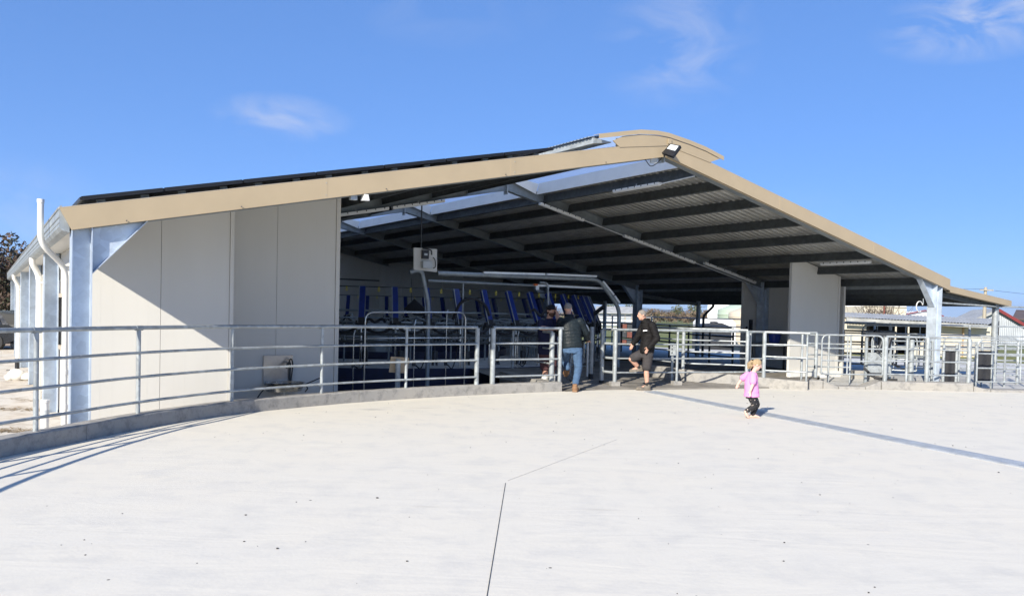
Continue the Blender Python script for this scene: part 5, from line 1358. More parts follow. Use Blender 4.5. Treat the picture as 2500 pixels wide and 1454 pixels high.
# brick-red stacked crates seen through the lane railing
cr = thing('stacked_crates', 'stack of red-brown crates behind the lane railing near the pipe gantry', 'crates', gpz(1540, 52))
for k in range(3):
    for j in range(2):
        a = gpz(1523 + j * 14, 52, GZ + .02 + k * .50); MB().box(a + Vector((0, 0, .22)), (.34, .5, .40)).build('crate', ['brick_red', 'dark_steel', 'brick_red', 'dark_steel', 'brick_red'][(k + j) % 5], cr)
# ------------------------------------------------------------------ people
def cloth(name, col, rough=0.85, var=0.18, scale=9.0, bmp=0.5):
    return simple(name, col, rough, var=var, scale=scale, bmp=bmp, spec=0.15)
cloth('skin', (0.52, 0.30, 0.22), 0.55, 0.10, 14, 0.1); cloth('skin_child', (0.66, 0.42, 0.34), 0.55, 0.06, 14, 0.05)
cloth('hair_grey', (0.21, 0.19, 0.17), 0.7, 0.35, 60, 0.9); cloth('hair_blond', (0.36, 0.265, 0.155), 0.6, 0.3, 45, 0.9); cloth('beard', (0.10, 0.05, 0.03), 0.8, 0.3, 40, 0.8)
cloth('puffer', (0.016, 0.023, 0.028), 0.45, 0.2, 8, 0.15); cloth('denim', (0.065, 0.115, 0.20), 0.9, 0.22, 10, 0.4); cloth('boot_brown', (0.24, 0.14, 0.08), 0.7)
cloth('jacket_black', (0.014, 0.013, 0.0135), 0.7, 0.25, 10, 0.3); cloth('shorts_grey', (0.052, 0.048, 0.049), 0.9); cloth('sock_dark', (0.03, 0.03, 0.03), 0.9); cloth('shoe_grey', (0.17, 0.15, 0.125), 0.8, 0.3)
cloth('polo_navy', (0.020, 0.022, 0.055), 0.85); cloth('shorts_red', (0.10, 0.05, 0.055), 0.9); cloth('cap_black', (0.012, 0.012, 0.014), 0.8); cloth('gumboot_white', (0.62, 0.62, 0.58), 0.5)
cloth('tee_pink', (0.72, 0.29, 0.55), 0.85, 0.08, 6, 0.3)
# black leggings printed with small pale spots
m_, nt_, b_ = new_mat('leggings')
v_ = nnode(nt_, 'ShaderNodeTexVoronoi', Scale=26.0); nt_.links.new(pos(nt_), v_.inputs['Vector'])
dots = ramp(nt_, v_.outputs['Distance'], [(0.20, (1, 1, 1)), (0.26, (0, 0, 0))])
c_ = mixc(nt_, dots, (0.012, 0.012, 0.014), (0.50, 0.42, 0.36)); nt_.links.new(c_, b_.inputs['Base Color']); b_.inputs['Roughness'].default_value = 0.8
simple('eye_white', (0.7, 0.68, 0.65), 0.3); simple('eye_dark', (0.02, 0.015, 0.01), 0.2); simple('lips', (0.42, 0.17, 0.14), 0.5); simple('print_white', (0.8, 0.8, 0.8), 0.6)

WORK = bpy.data.scenes.new('work')
def meld(mb, name, mat, parent, voxel=0.008, sm=6, wrinkle=0.0, seed=1):
    """fuse overlapping closed shells into one continuous skin"""
    tmp = mb.build('tmp_shell', mat, None)
    COL.objects.unlink(tmp); WORK.collection.objects.link(tmp)
    md = tmp.modifiers.new('r', 'REMESH'); md.mode = 'VOXEL'; md.voxel_size = voxel; md.use_smooth_shade = True
    if sm: s_ = tmp.modifiers.new('s', 'SMOOTH'); s_.factor = 0.5; s_.iterations = sm
    vl = WORK.view_layers[0]; vl.update(); dg = vl.depsgraph; dg.update()
    me = bpy.data.meshes.new_from_object(tmp.evaluated_get(dg))
    bpy.data.objects.remove(tmp)
    inv = ROOTM.get(parent.name)
    if wrinkle:
        from mathutils import noise
        nrm = [v.normal.copy() for v in me.vertices]
        for v, vn in zip(me.vertices, nrm):
            n = noise.noise(Vector((v.co.x * 11, v.co.y * 11, v.co.z * 26)) + Vector((seed, 0, 0))) + .5 * noise.noise(v.co * 45)
            v.co += vn * n * wrinkle
    if inv is not None: me.transform(inv)
    me.name = name
    me.polygons.foreach_set('use_smooth', [True] * len(me.polygons))
    me.materials.clear(); me.materials.append(MAT[mat])
    o = bpy.data.objects.new(name, me); COL.objects.link(o); o.parent = parent
    ROOTM[o.name] = ROOTM[parent.name]
    return o
def loft(mb, rings, side, n=22, power=2.3):
    """rings (centre, half width, half depth); side = width direction"""
    out = []
    cs = [Vector(r[0]) for r in rings]
    for i, (c, rx, ry) in enumerate(rings):
        d = (cs[min(i + 1, len(cs) - 1)] - cs[max(i - 1, 0)]).normalized()
        sx = (side - d * side.dot(d)).normalized(); sy = d.cross(sx)
        ring_ = []
        for j in range(n):
            a = 2 * math.pi * j / n; ca, sa = math.cos(a), math.sin(a)
            ring_.append(cs[i] + sx * rx * math.copysign(abs(ca) ** (2 / power), ca) + sy * ry * math.copysign(abs(sa) ** (2 / power), sa))
        out.append(ring_)
    mb.rings(out)
def limb(mb, pts, rad, n=14):
    pts = [Vector(p) for p in pts]
    for a, b, ra, rb in zip(pts, pts[1:], rad, rad[1:]): mb.tube([a.lerp(b, k / 3) for k in range(4)], [ra + (rb - ra) * k / 3 for k in range(4)], n)
    for p, r in zip(pts, rad): mb.ball(p, r * 0.985, n, 8)
def hand(mb, wrist, dirv, palm_n, L=0.18, curl=0.5, thumb=1):
    """palm, four curled fingers of different length, thumb from the side of the palm"""
    wrist = Vector(wrist); d = Vector(dirv).normalized(); pn = Vector(palm_n); pn = (pn - d * pn.dot(d)).normalized(); sd = d.cross(pn)
    pl = L * .52
    ax = (sd, d, pn)
    mb.ball(wrist + d * pl * .5, (L * .21, pl * .62, L * .09), 12, 8, ax)
    for i, (o, ln) in enumerate(((-.15, .40), (-.05, .46), (.05, .43), (.15, .33))):
        p = wrist + d * pl * .92 + sd * o * L * .95; q = d.copy(); pts = [p]
        for k in range(3):
            q = (Matrix.Rotation(-curl * .55, 3, sd) @ q); pts.append(pts[-1] + q * ln * L * (.45, .32, .23)[k])
        limb(mb, pts, [L * .052, L * .05, L * .046, L * .04], 8)
    p = wrist + d * pl * .25 + sd * thumb * L * .17
    q1 = p + (sd * thumb * .6 + d * .75 + pn * .25).normalized() * L * .22; q2 = q1 + (d + pn * .35).normalized() * L * .2
    limb(mb, [p, q1, q2], [L * .07, L * .058, L * .048], 8)
def head(mb, c, fwd, up, h=0.235, hair=None):
    """skull, jaw, nose, ears and neck stub; returns axes"""
    f = Vector(fwd).normalized(); u = Vector(up).normalized(); f = (f - u * f.dot(u)).normalized(); s = f.cross(u)
    c = Vector(c); ax = (s, f, u)
    mb.ball(c + u * h * .10, (h * .325, h * .40, h * .40), 18, 14, ax)
    mb.ball(c - u * h * .17 + f * h * .10, (h * .26, h * .29, h * .30), 16, 12, ax)
    mb.ball(c - u * h * .38 + f * h * .21, (h * .14, h * .12, h * .10), 12, 8, ax)          # chin
    mb.ball(c - u * h * .06 + f * h * .42, (h * .055, h * .10, h * .10), 10, 8, ax)          # nose
    mb.ball(c + u * h * .07 + f * h * .37, (h * .22, h * .06, h * .05), 12, 8, ax)           # brow
    for q in (-1, 1): mb.ball(c + s * q * h * .33 - u * h * .02 - f * h * .02, (h * .045, h * .08, h * .13), 10, 8, ax)
    return ax
def face_parts(parent, c, ax, h):
    s, f, u = ax
    for q in (-1, 1):
        e = MB().ball(c + s * q * h * .14 + u * h * .015 + f * h * .355, (h * .06, h * .03, h * .032), 10, 6, ax).build('eye', 'eye_white', parent, smooth=True)
        MB().ball(c + s * q * h * .14 + u * h * .015 + f * h * .385, (h * .026, h * .012, h * .028), 8, 6, ax).build('iris', 'eye_dark', e, smooth=True)
    MB().ball(c - u * h * .235 + f * h * .355, (h * .11, h * .03, h * .028), 10, 6, ax).build('mouth', 'lips', parent, smooth=True)
def hair_cap(parent, c, ax, h, mat, cut=-.10, grow=1.045, back=0.0, seed=3):
    """close hair over the top, sides and back of the skull"""
    s, f, u = ax
    rs = random.Random(seed); mb = MB(); rings = []
    nu, nv = 28, 12
    for i in range(nv + 1):
        t = math.pi * .5 * i / nv * 1.25
        ring_ = []
        for j in range(nu):
            a = 2 * math.pi * j / nu
            ff = math.sin(a)
            tt = t * (1.0 if ff < .3 else 1 - .50 * (ff - .3) / .7)
            k = grow + rs.uniform(-.012, .02)
            ring_.append(c + u * h * .10 + s * (h * .325 * k * math.sin(tt) * math.cos(a)) + f * (h * .40 * k * math.sin(tt) * math.sin(a)) + u * (h * .40 * k * math.cos(tt)))
        rings.append(ring_)
    mb.rings(rings)
    return meld(mb, 'hair', mat, parent, h * .035, 2, h * .012, seed)
def shoe(parent, heel, toe, up, w, hgt, mat, name='shoe'):
    heel, toe = Vector(heel), Vector(toe); d = toe - heel; u = Vector(up); u = (u - d.normalized() * u.dot(d.normalized())).normalized()
    mb = MB(); s = d.normalized().cross(u); L = d.length
    mb.ball(heel + d * .22 + u * hgt * .55, (w * .5, L * .30, hgt * .62), 14, 10, (s, d.normalized(), u))
    mb.ball(heel + d * .68 + u * hgt * .36, (w * .56, L * .36, hgt * .40), 14, 10, (s, d.normalized(), u))
    mb.prism([heel + s * w * .40 - d * .06, heel + s * w * .52 + d * .7, heel + d * 1.02 + s * w * .2, heel + d * 1.02 - s * w * .2, heel - s * w * .52 + d * .7, heel - s * w * .40 - d * .06], u * hgt * .22)
    mb.tube([heel + d * .16 + u * hgt * .5, heel + d * .12 + u * hgt * 1.25], [w * .42, w * .40], 12)
    return meld(mb, name, mat, parent, .008, 3)
UPV = Vector((0, 0, 1))
def A(px, py, Y): return atY(px, py, Y)

# --- man in the puffer jacket, back to the camera, one foot up on the rail
def puffer_man():
    Y = 16.5
    foot = A(1403, 955, 16.42); foot.z = 0
    t = thing('person', 'grey-haired man in a dark puffer jacket and jeans seen from behind', 'person', foot, 0)
    S = Vector((1, 0.05, 0)).normalized()
    hipR, kneeR, ankR = A(1409, 852, 16.52), A(1412, 898, 16.50), A(1405, 940, 16.42)
    hipL, kneeL, ankL = A(1384, 852, 16.52), A(1379, 880, 16.86), A(1385, 897, 16.70)
    pel, wai, che, nek, hd_ = A(1397, 849, 16.52), A(1395, 826, 16.55), A(1392, 797, 16.60), A(1388, 773, 16.66), A(1387, 753, 16.70)
    shL, shR = A(1370, 784, 16.62), A(1416, 785, 16.60)
    elR, wrR = A(1430, 812, 16.68), A(1434, 829, 16.82)
    elL, wrL = A(1363, 808, 16.85), A(1362, 802, 17.08)
    b = MB()
    loft(b, [(pel - UPV * .06, .16, .12), (pel + UPV * .04, .17, .125), (wai, .15, .11), (che, .18, .12), (che.lerp(nek, .6), .15, .10), (nek, .07, .07)], S)
    limb(b, [nek, hd_ - UPV * .05], [.06, .058]); 
    limb(b, [hipR, kneeR, ankR], [.085, .058, .042]); limb(b, [hipL, kneeL, ankL], [.085, .06, .045])
    limb(b, [shR, elR, wrR], [.055, .043, .03]); limb(b, [shL, elL, wrL], [.055, .043, .03])
    limb(b, [ankR, A(1406, 947, 16.60)], [.04, .03]); limb(b, [ankL, A(1384, 905, 16.86)], [.04, .03])
    hand(b, wrR, (.15, .8, -.5), (0, -.3, -1), .19, .9, -1); hand(b, wrL, (.1, 1, -.1), (0, 0, -1), .19, .9, 1)
    fw = Vector((.55, .83, -.08)); ax = head(b, hd_, fw, (0, .06, 1), .235)
    body = meld(b, 'body', 'skin', t, .008, 4)
    face_parts(body, hd_, ax, .235)
    hair_cap(body, hd_, ax, .235, 'hair_grey', seed=2)
    j = MB()
    rr = []
    lo, hi = pel + UPV * -.01, nek - UPV * .0
    key = [(0, .205, .155), (.10, .215, .165), (.30, .205, .155), (.55, .225, .160), (.75, .225, .150), (.88, .19, .13), (1.0, .085, .085)]
    mid = [lo, wai, che, hi]
    N = 46
    for k in range(N + 1):
        f = k / N; z = lo.z + (hi.z - lo.z) * f
        if z < wai.z: c = lo.lerp(wai, (z - lo.z) / (wai.z - lo.z))
        elif z < che.z: c = wai.lerp(che, (z - wai.z) / (che.z - wai.z))
        else: c = che.lerp(hi, (z - che.z) / (hi.z - che.z))
        for (a, xa, ya), (b2, xb, yb) in zip(key, key[1:]):
            if f <= b2 + 1e-6: q = (f - a) / (b2 - a); rx, ry = xa + (xb - xa) * q, ya + (yb - ya) * q; break
        puff = 1 + .05 * abs(math.sin(f * math.pi * 10)) ** .8 - .025
        rr.append((c, rx * puff, ry * puff))
    loft(j, rr, S, 26)
    def sleeve(a, b2, c):
        pts, rad = [], []
        for k in range(25):
            f = k / 24; p = a.lerp(b2, f * 2) if f < .5 else b2.lerp(c, f * 2 - 1)
            pts.append(p); rad.append((.088 - .030 * f) * (1 + .09 * abs(math.sin(f * math.pi * 7)) - .05))
        j.tube(pts, rad, 16); j.ball(b2, .075, 14, 10); j.ball(a, .088, 14, 10)
    sleeve(shR, elR, wrR); sleeve(shL, elL, wrL)
    j.tube([nek - UPV * .03, nek + UPV * .055], [.095, .082], 18)
    meld(j, 'puffer_jacket', 'puffer', t, .008, 2, .004, 3)
    p = MB()
    loft(p, [(pel - UPV * .10, .175, .135), (pel, .19, .145), (pel + UPV * .09, .175, .135)], S)
    limb(p, [hipR, kneeR, ankR + UPV * .035], [.112, .082, .068]); limb(p, [hipL, kneeL, ankL], [.108, .082, .068])
    meld(p, 'jeans', 'denim', t, .009, 3, .006, 5)
    hR = A(1403, 955, 16.27); hR.z = 0.0
    shoe(t, hR, hR + Vector((.05, .29, 0)), (0, 0, 1), .125, .13, 'boot_brown', 'boot')
    hl = A(1386, 900, 16.66); shoe(t, hl, hl + Vector((-.03, .18, -.18)), (0, .75, .65), .125, .125, 'boot_brown', 'boot')
    return t
puffer_man()

# --- man leaning on the lane railing, black jacket, shorts, one knee raised
def black_jacket_man():
    foot = A(1580, 951, 16.95); foot.z = 0
    t = thing('person', 'man in a black jacket and dark shorts leaning on the railing with one knee raised', 'person', foot, 0)
    S = Vector((.18, 1, 0)).normalized()          # his shoulders run away from the camera; he faces left
    Yc = 17.12
    pel, wai, che, nek, hd_ = A(1579, 858, Yc), A(1582, 836, Yc + .02), A(1584, 806, Yc + .03), A(1576, 782, Yc), A(1568, 769, Yc - .02)
    shN, shF = A(1592, 794, Yc - .17), A(1572, 794, Yc + .18)
    elN, wrN = A(1604, 826, Yc - .22), A(1585, 847, Yc - .24)
    elF, wrF = A(1556, 824, Yc + .22), A(1546, 838, Yc + .10)
    hipN, kneN, ankN = A(1583, 862, Yc - .08), A(1578, 902, Yc - .10), A(1580, 934, Yc - .10)
    ankN.z = .10
    hipF, kneF, ankF = A(1570, 862, Yc + .02), A(1541, 876, Yc - .05), A(1560, 897, Yc + .04)
    b = MB()
    loft(b, [(pel - UPV * .06, .15, .115), (wai, .145, .11), (che, .175, .12), (che.lerp(nek, .6), .15, .10), (nek, .065, .065)], S)
    limb(b, [nek, hd_ - UPV * .05], [.06, .055])
    limb(b, [hipN, kneN, ankN], [.082, .052, .038]); limb(b, [hipF, kneF, ankF], [.085, .058, .040])
    limb(b, [kneN, kneN.lerp(ankN, .35), ankN], [.05, .056, .036]); limb(b, [kneF, kneF.lerp(ankF, .4), ankF], [.056, .058, .038])
    limb(b, [shN, elN, wrN], [.05, .042, .03]); limb(b, [shF, elF, wrF], [.05, .042, .03])
    limb(b, [ankN, ankN + Vector((-.14, 0, -.06))], [.036, .03]); limb(b, [ankF, ankF + Vector((-.13, -.02, -.04))], [.036, .03])
    hand(b, wrN, (-.5, .3, -.8), (-.3, 1, 0), .18, .7, -1); hand(b, wrF, (-.4, -.4, -.75), (0, -1, 0), .18, .7, 1)
    ax = head(b, hd_, (-1, -.12, -.10), (-.06, 0, 1), .225)
    body = meld(b, 'body', 'skin', t, .008, 4)
    face_parts(body, hd_, ax, .225); hair_cap(body, hd_, ax, .225, 'hair_grey', seed=6)
    j = MB()
    loft(j, [(pel - UPV * .03, .19, .155), (pel + UPV * .05, .20, .16), (wai + UPV * .02, .195, .155), (che, .215, .160), (che.lerp(nek, .55), .185, .135), (nek - UPV * .02, .095, .095)], S)
    j.tube([nek - UPV * .04, nek + UPV * .05 + Vector((.0, 0, 0))], [.098, .085], 18)
    limb(j, [shN, elN, wrN], [.092, .074, .056]); limb(j, [shF, elF, wrF], [.092, .074, .056])
    # hem flap hanging forward
    loft(j, [(pel + Vector((-.06, -.06, -.06)), .15, .10), (pel + Vector((-.03, -.03, .06)), .17, .13)], S)
    jk = meld(j, 'jacket', 'jacket_black', t, .009, 2, .008, 9)
    lg = A(1576, 806.5, Yc - .235)
    MB().box(A(1575, 806.5, Yc - .215), (.085, .012, .022), (Vector((.97, -.24, .12)).normalized(), Vector((.24, .97, 0)).normalized(), UPV)).build('chest_print', 'print_white', jk)
    s = MB()
    loft(s, [(pel - UPV * .12, .165, .13), (pel, .18, .14), (pel + UPV * .07, .17, .135)], S)
    limb(s, [hipN, hipN.lerp(kneN, .5), hipN.lerp(kneN, .84)], [.110, .104, .098]); limb(s, [hipF, hipF.lerp(kneF, .5), hipF.lerp(kneF, .82)], [.112, .105, .098])
    meld(s, 'shorts', 'shorts_grey', t, .009, 2, .006, 11)
    k = MB(); limb(k, [ankN + UPV * .06, ankN], [.046, .046]); limb(k, [ankF + (kneF - ankF).normalized() * .06, ankF], [.046, .046]); meld(k, 'socks', 'sock_dark', t, .008, 1)
    h = Vector((ankN.x + .06, ankN.y, 0)); shoe(t, h, h + Vector((-.29, -.02, 0)), (0, 0, 1), .11, .105, 'shoe_grey')
    h = ankF + Vector((.07, .02, -.075)); shoe(t, h, h + Vector((-.27, -.03, -.03)), (0, 0, 1), .11, .105, 'shoe_grey')
black_jacket_man()

# --- man on the phone behind the railing
def phone_man():
    Yc = 17.1
    foot = A(1338, 945, Yc); foot.z = 0
    t = thing('person', 'man in a black cap and navy polo shirt on the phone behind the railing', 'person', foot, 0)
    S = Vector((1, .25, 0)).normalized()
    pel, wai, che, nek, hd_ = A(1337, 862, Yc), A(1337, 838, Yc), A(1337, 804, Yc), A(1341, 780, Yc - .03), A(1345, 758, Yc - .06)
    shL, shR = A(1322, 788, Yc - .04), A(1357, 788, Yc + .05)
    elL, wrL = A(1322, 800, Yc - .22), A(1350, 803, Yc - .40)
    elR, wrR = A(1366, 796, Yc - .18), A(1360, 764, Yc - .12)
    hipL, hipR = A(1329, 866, Yc), A(1347, 866, Yc)
    kL, kR = A(1331, 905, Yc - .02), A(1348, 905, Yc - .02)
    aL, aR = Vector((kL.x - .01, kL.y + .02, .09)), Vector((kR.x + .01, kR.y + .02, .09))
    b = MB()
    loft(b, [(pel - UPV * .06, .17, .14), (wai, .17, .15), (che, .19, .14), (che.lerp(nek, .6), .155, .11), (nek, .075, .075)], S)
    limb(b, [nek, hd_ - UPV * .05], [.068, .062])
    limb(b, [hipL, kL, aL], [.09, .06, .045]); limb(b, [hipR, kR, aR], [.09, .06, .045])
    limb(b, [shL, elL, wrL], [.062, .054, .036]); limb(b, [shR, elR, wrR], [.062, .052, .036])
    for a in (aL, aR): limb(b, [a, a + Vector((.03, -.16, -.05))], [.042, .034])
    hand(b, wrL, (.9, -.2, -.12), (0, 0, -1), .19, .5, 1); hand(b, wrR, (-.35, .1, .9), (-.8, .2, -.2), .19, .9, 1)
    ax = head(b, hd_, (.45, -.88, -.12), (.03, -.05, 1), .24)
    body = meld(b, 'body', 'skin', t, .008, 4); face_parts(body, hd_, ax, .24)
    bd = MB(); s_, f_, u_ = ax
    bd.ball(hd_ - u_ * .075 + f_ * .045, (.066, .062, .055), 14, 10, ax); bd.ball(hd_ - u_ * .035 - f_ * .0, (.082, .05, .05), 14, 10, ax)
    meld(bd, 'beard', 'beard', body, .007, 1, .003)
    c = MB(); c.ball(hd_ + u_ * .052 - f_ * .005, (.096, .112, .082), 18, 12, ax)
    c.rings([[hd_ + u_ * (.045 + .012 * q - .02 * (r - .09) / .09) + f_ * (math.sin(a) * r * 1.05 + .02) + s_ * math.cos(a) * .075 * (1.1 if r < .12 else .8) for a in [math.pi * k / 12 for k in range(13)]] for r, q in ((.085, 0), (.17, 0), (.17, 1), (.085, 1))])
    meld(c, 'cap', 'cap_black', t, .007, 1)
    ph = MB(); ph.box(hd_ + s_ * .0 + f_ * .03 + s_ * (.098 if (A(1360, 757, Yc) - hd_).dot(s_) > 0 else -.098), (.012, .07, .145), (s_, f_, u_)); ph.build('phone', 'black_plastic', t)
    j = MB()
    loft(j, [(pel - UPV * .02, .205, .175), (wai, .205, .185), (che, .22, .17), (che.lerp(nek, .55), .19, .135), (nek - UPV * .01, .09, .09)], S)
    limb(j, [shL, shL.lerp(elL, .8)], [.088, .078]); limb(j, [shR, shR.lerp(elR, .8)], [.088, .078])
    j.tube([nek - UPV * .03, nek + UPV * .025], [.09, .082], 16)
    meld(j, 'polo_shirt', 'polo_navy', t, .009, 2, .006, 15)
    s = MB(); loft(s, [(pel - UPV * .12, .185, .15), (pel + UPV * .02, .195, .165)], S)
    limb(s, [hipL, hipL.lerp(kL, .75)], [.115, .105]); limb(s, [hipR, hipR.lerp(kR, .75)], [.115, .105]); meld(s, 'shorts', 'shorts_red', t, .009, 2, .005)
    for a, k_ in ((aL, kL), (aR, kR)):
        g = MB(); limb(g, [a, a.lerp(k_, .55)], [.062, .078]); g.ball(a + Vector((.02, -.09, -.045)), (.055, .14, .05), 12, 8); g.ball(a + Vector((0, 0, -.03)), (.055, .07, .06), 12, 8)
        for v in g.v: v.z = max(v.z, 0.004)
        meld(g, 'gumboot', 'gumboot_white', t, .009, 2)
phone_man()

# --- little girl walking across the yard
def child():
    Yc = 12.74
    foot = A(1838, 1018, Yc); foot.z = 0
    t = thing('person', 'small blond child in a pink t-shirt and dotted black leggings walking barefoot across the yard', 'person', foot, 0)
    S = Vector((-.06, 1, 0)).normalized()
    pel, che, nek, hd_ = A(1835, 963, Yc), A(1834, 930, Yc), A(1840, 907, Yc), A(1847, 890, Yc)
    shN, shF = A(1839, 915, Yc - .095), A(1825, 914, Yc + .10)
    elN, wrN = A(1838, 937, Yc - .15), A(1832, 953, Yc - .16)
    elF, wrF = A(1811, 925, Yc + .16), A(1802, 937, Yc + .16)
    hipF, kF = A(1838, 966, Yc + .05), A(1848, 986, Yc + .05); aF = A(1837, 1008, Yc + .05)
    hipN, kN = A(1834, 966, Yc - .05), A(1843, 990, Yc - .06); aN = A(1822, 1003, Yc - .05)
    aF.z = .045
    b = MB()
    loft(b, [(pel - UPV * .03, .085, .08), (pel.lerp(che, .5), .085, .085), (che, .095, .08), (che.lerp(nek, .65), .08, .065), (nek, .036, .036)], S)
    limb(b, [nek, hd_ - UPV * .03], [.036, .036])
    limb(b, [hipF, kF, aF], [.055, .04, .026]); limb(b, [hipN, kN, aN], [.055, .04, .026])
    limb(b, [shN, elN, wrN], [.034, .028, .02]); limb(b, [shF, elF, wrF], [.034, .028, .02])
    limb(b, [aF + Vector((-.03, 0, -.022)), aF + Vector((.05, 0, -.02)), aF + Vector((.10, 0, -.03))], [.026, .026, .017], 12)
    tn = Vector((aN.x + .015, aN.y, .018)); limb(b, [aN + Vector((-.012, 0, -.005)), aN.lerp(tn, .6) + Vector((-.005, 0, 0)), tn + Vector((.015, 0, 0))], [.026, .026, .018], 12)
    for k in range(5):
        b.ball(aF + Vector((.115, (k - 2) * .011, -.036)), .009, 8, 6); b.ball(tn + Vector((.03, (k - 2) * .011, -.006)), .009, 8, 6)
    hand(b, wrN, (-.05, -.0, -1), (0, 1, 0), .105, .6, -1); hand(b, wrF, (-.35, 0, -.9), (.2, .9, 0), .105, 1.0, 1)
    ax = head(b, hd_, (.93, -.05, -.38), (.28, 0, .95), .185)
    body = meld(b, 'body', 'skin_child', t, .006, 3); face_parts(body, hd_, ax, .185)
    hair_cap(body, hd_, ax, .185, 'hair_blond', seed=8, grow=1.10)
    s_, f_, u_ = ax
    pt_ = MB(); rs = random.Random(2)
    base = hd_ - f_ * .075 + u_ * .03
    for k in range(26):
        q0 = base + Vector((rs.uniform(-.012, .0), rs.uniform(-.03, .03), rs.uniform(-.01, .02)))
        e = base + Vector((-.045 + rs.uniform(-.03, .03), rs.uniform(-.035, .035), -.09 + rs.uniform(-.03, .02)))
        m = q0.lerp(e, .5) + Vector((-.028 + rs.uniform(-.01, .01), 0, .015)); m2 = q0.lerp(e, .8) + Vector((rs.uniform(-.02, .02), rs.uniform(-.01, .01), 0))
        pt_.tube(smooth_path([q0, m, m2, e], 3), [.010] * 9 + [.004], 6)
    pt_.build('ponytail', 'hair_blond', body, smooth=True)
    sh = MB()
    loft(sh, [(pel - UPV * .03, .122, .118), (pel + UPV * .04, .120, .112), (che, .115, .100), (che.lerp(nek, .6), .095, .08), (nek - UPV * .005, .05, .05)], S)
    limb(sh, [shN, shN.lerp(elN, .75)], [.052, .056]); limb(sh, [shF, shF.lerp(elF, .75)], [.052, .054])
    meld(sh, 'tee_shirt', 'tee_pink', t, .006, 2, .004, 21)
    lg = MB(); loft(lg, [(pel - UPV * .06, .09, .085), (pel + UPV * .03, .10, .09)], S)
    limb(lg, [hipF, kF, aF.lerp(kF, .06)], [.064, .049, .037]); limb(lg, [hipN, kN, aN.lerp(kN, .06)], [.064, .049, .037])
    meld(lg, 'leggings', 'leggings', t, .006, 2, .003, 23)
child()
bpy.data.scenes.remove(WORK)
# ------------------------------------------------------------------ more of the race behind the right-hand railings
gate('draft_gate', 'narrow galvanised gate standing open behind the round-cornered yard gate', W(18.9, 1.5), W(19.5, .6), [.3, .6, .9, 1.2], uprights=(.5,), r=.018)
gate('draft_gate', 'tall dark bowed gate in the race nearest the old cream shed', W(21.4, 3.4), W(23.2, 2.2), [.25, .55, .85, 1.2, 1.45], uprights=(.2, .4, .6, .8), mat='galvanised_dull', r=.022)
gate('draft_gate', 'long low galvanised gate beyond the lean-to post', W(23.2, -.4), W(26.5, -2.0), [.35, .65, .95, 1.22], uprights=(.33, .66), r=.02)
gate('draft_gate', 'galvanised gate at the far right in front of the tin shed', W(22.4, -1.9), W(24.8, -3.1), [.35, .65, .95, 1.22], uprights=(.5,), r=.02)
far_rail('race_railing', 'railing just behind the round-cornered yard gate, parallel to the kerb', rk(2030) + Vector((0, 1.6, 0)), rk(2140) + Vector((0, 1.5, 0)), 2, [.4, .7, .98, 1.2], 'galvanised', .018, .028)
far_rail('race_railing', 'railing behind the two thick posts, parallel to the kerb', rk(2225) + Vector((0, 1.3, 0)), rk(2345) + Vector((0, 1.3, 0)), 2, [.42, .74, 1.1], 'galvanised_dull', .018, .03)
far_rail('race_railing', 'close-set railing at the right end behind the wide rubber sheet', rk(2400) + Vector((.2, 1.4, 0)), rk(2470) + Vector((1.2, 1.3, 0)), 3, [.3, .55, .8, 1.05], 'galvanised', .016, .026)
p = rk(2236) + Vector((0.15, .55, 0))
t = thing('bolted_post', 'very thick banded galvanised post just behind the front railing', 'post', p)
MB().tube([up_(p, 0.0), up_(p, 1.16)], .062, 14).build('post_tube', 'galvanised', t, smooth=True)
for z in (.35, .68, 1.0): MB().tube([up_(p, z), up_(p, z + .05)], .070, 14).build('band', 'galvanised_dull', t, smooth=True)
# low concrete nib walls in the race
for (pa, pb, h) in ((rk(2200) + Vector((.2, 3.2, 0)), rk(2268) + Vector((.3, 3.0, 0)), .22), (rk(2330) + Vector((0, .75, 0)), rk(2380) + Vector((.2, .75, 0)), .12)):
    tag(MB().bar(up_(pa, h / 2), up_(pb, h / 2), .2, h).build('nib_wall', 'kerb_concrete'), kind='structure')
# dark pipe rails and posts at the platform exit
for k, (x, y) in enumerate(((1521, 790), (1560, 800))): pass
ex = thing('exit_bail_arm', 'long black padded arm sticking up above the last navy bails', 'arm', atY(1475, 800, 21.5))
a, b = atY(1452, 765, 21.5), atY(1474, 748, 21.2)
MB().tube([a, b], .055, 10).build('pad', 'rubber_black', ex, smooth=True)
MB().tube([up_(a, 0.2), a], .03, 8).build('stand', 'dark_steel', ex, smooth=True)
# big sagging milk hoses beside the bails
for k, (x0, x1, y0, ym) in enumerate(((1105, 1195, 755, 728), (890, 940, 770, 786), (1340, 1300, 742, 770))):
    t = thing('milk_hose', ['thick black hose arching over between two navy bails', 'thick black hose sagging below the first navy bails', 'black hose loop beside the man with the phone'][k], 'hose', atY(x0, 800, 19.3))
    MB().tube(smooth_path([atY(x0, y0 + 25, 19.3), atY(x0 * .8 + x1 * .2, (y0 + ym) / 2, 19.2), atY((x0 + x1) / 2, ym, 19.2), atY(x0 * .15 + x1 * .85, (y0 + ym) / 2, 19.3), atY(x1, y0 + 15, 19.4)]), .035, 8).build('hose_tube', 'rubber_black', t, smooth=True)
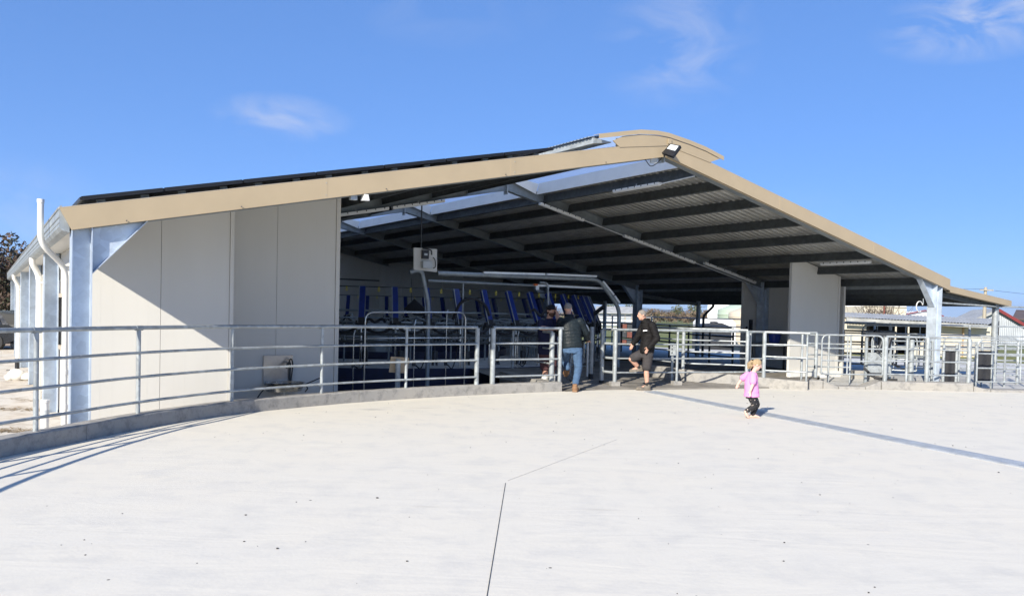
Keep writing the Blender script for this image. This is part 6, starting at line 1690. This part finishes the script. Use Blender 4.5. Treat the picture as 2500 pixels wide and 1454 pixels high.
# vertical pit rails and pipes in front of the platform, with drop tubes
for k, x in enumerate((862, 1010, 1088, 1262)):
    c = atv(x, 900, 5.75)
    t = thing('drop_tube', 'slim stainless drop tube in front of the platform, %s from the left' % ['first', 'second', 'third', 'fourth'][k], 'pipe', up_(c, -.3), 0, 'stainless drop tubes')
    h = 1.0 + .25 * (k % 3)
    MB().tube(fillet([up_(c, -.38), up_(c, h), up_(c + UD * .03, h + .12)], .04, 4), .016, 8).build('tube', 'stainless', t, smooth=True)
    MB().box(up_(c, .35), (.06, .06, .12), (UD, VD, Vector((0, 0, 1)))).build('valve', 'dark_steel', t)
    MB().tube(smooth_path([up_(c + UD * .22, h), up_(c + UD * .3 - VD * .05, h * .6), up_(c + UD * .2, .25), up_(c + UD * .05, .3)]), .014, 6).build('hose', 'rubber_black', t, smooth=True)

# perforated bracket plate behind the man in the black jacket
bpz = atY(1643, 852, 18.4)
t = thing('bracket_plate', 'small pale perforated steel plate just right of the black-jacketed man', 'plate', up_(bpz, 0))
MB().box(bpz, (.13, .02, .28)).build('plate', 'galvanised', t)
for k in range(3): MB().lathe(bpz + Vector((-.02, -.011, .08 - k * .08)), [(.018, 0), (.018, .003)], 10, (Vector((1, 0, 0)), Vector((0, 0, 1)), Vector((0, -1, 0)))).build('hole', 'dark_steel', t)
MB().bar(up_(bpz + Vector((0, .05, 0)), 0), up_(bpz + Vector((0, .05, 0)), bpz.z + .1), .05, .05).build('stand', 'galvanised_dull', t)
# thin summer air between here and the hills
m, nt, b = new_mat('haze_air')
nt.nodes.remove(b); vol = nt.nodes.new('ShaderNodeVolumePrincipled')
vol.inputs['Color'].default_value = (0.72, 0.82, 1.0, 1); vol.inputs['Density'].default_value = 0.00012; vol.inputs['Anisotropy'].default_value = 0.2
nt.links.new(vol.outputs[0], nt.nodes['Material Output'].inputs['Volume'])
hb = MB().prism([(-8900, -8900, -1.5), (8900, -8900, -1.5), (8900, 8990, -1.5), (-8900, 8990, -1.5)], (0, 0, 180)).build('haze', m)
tag(hb, kind='stuff')
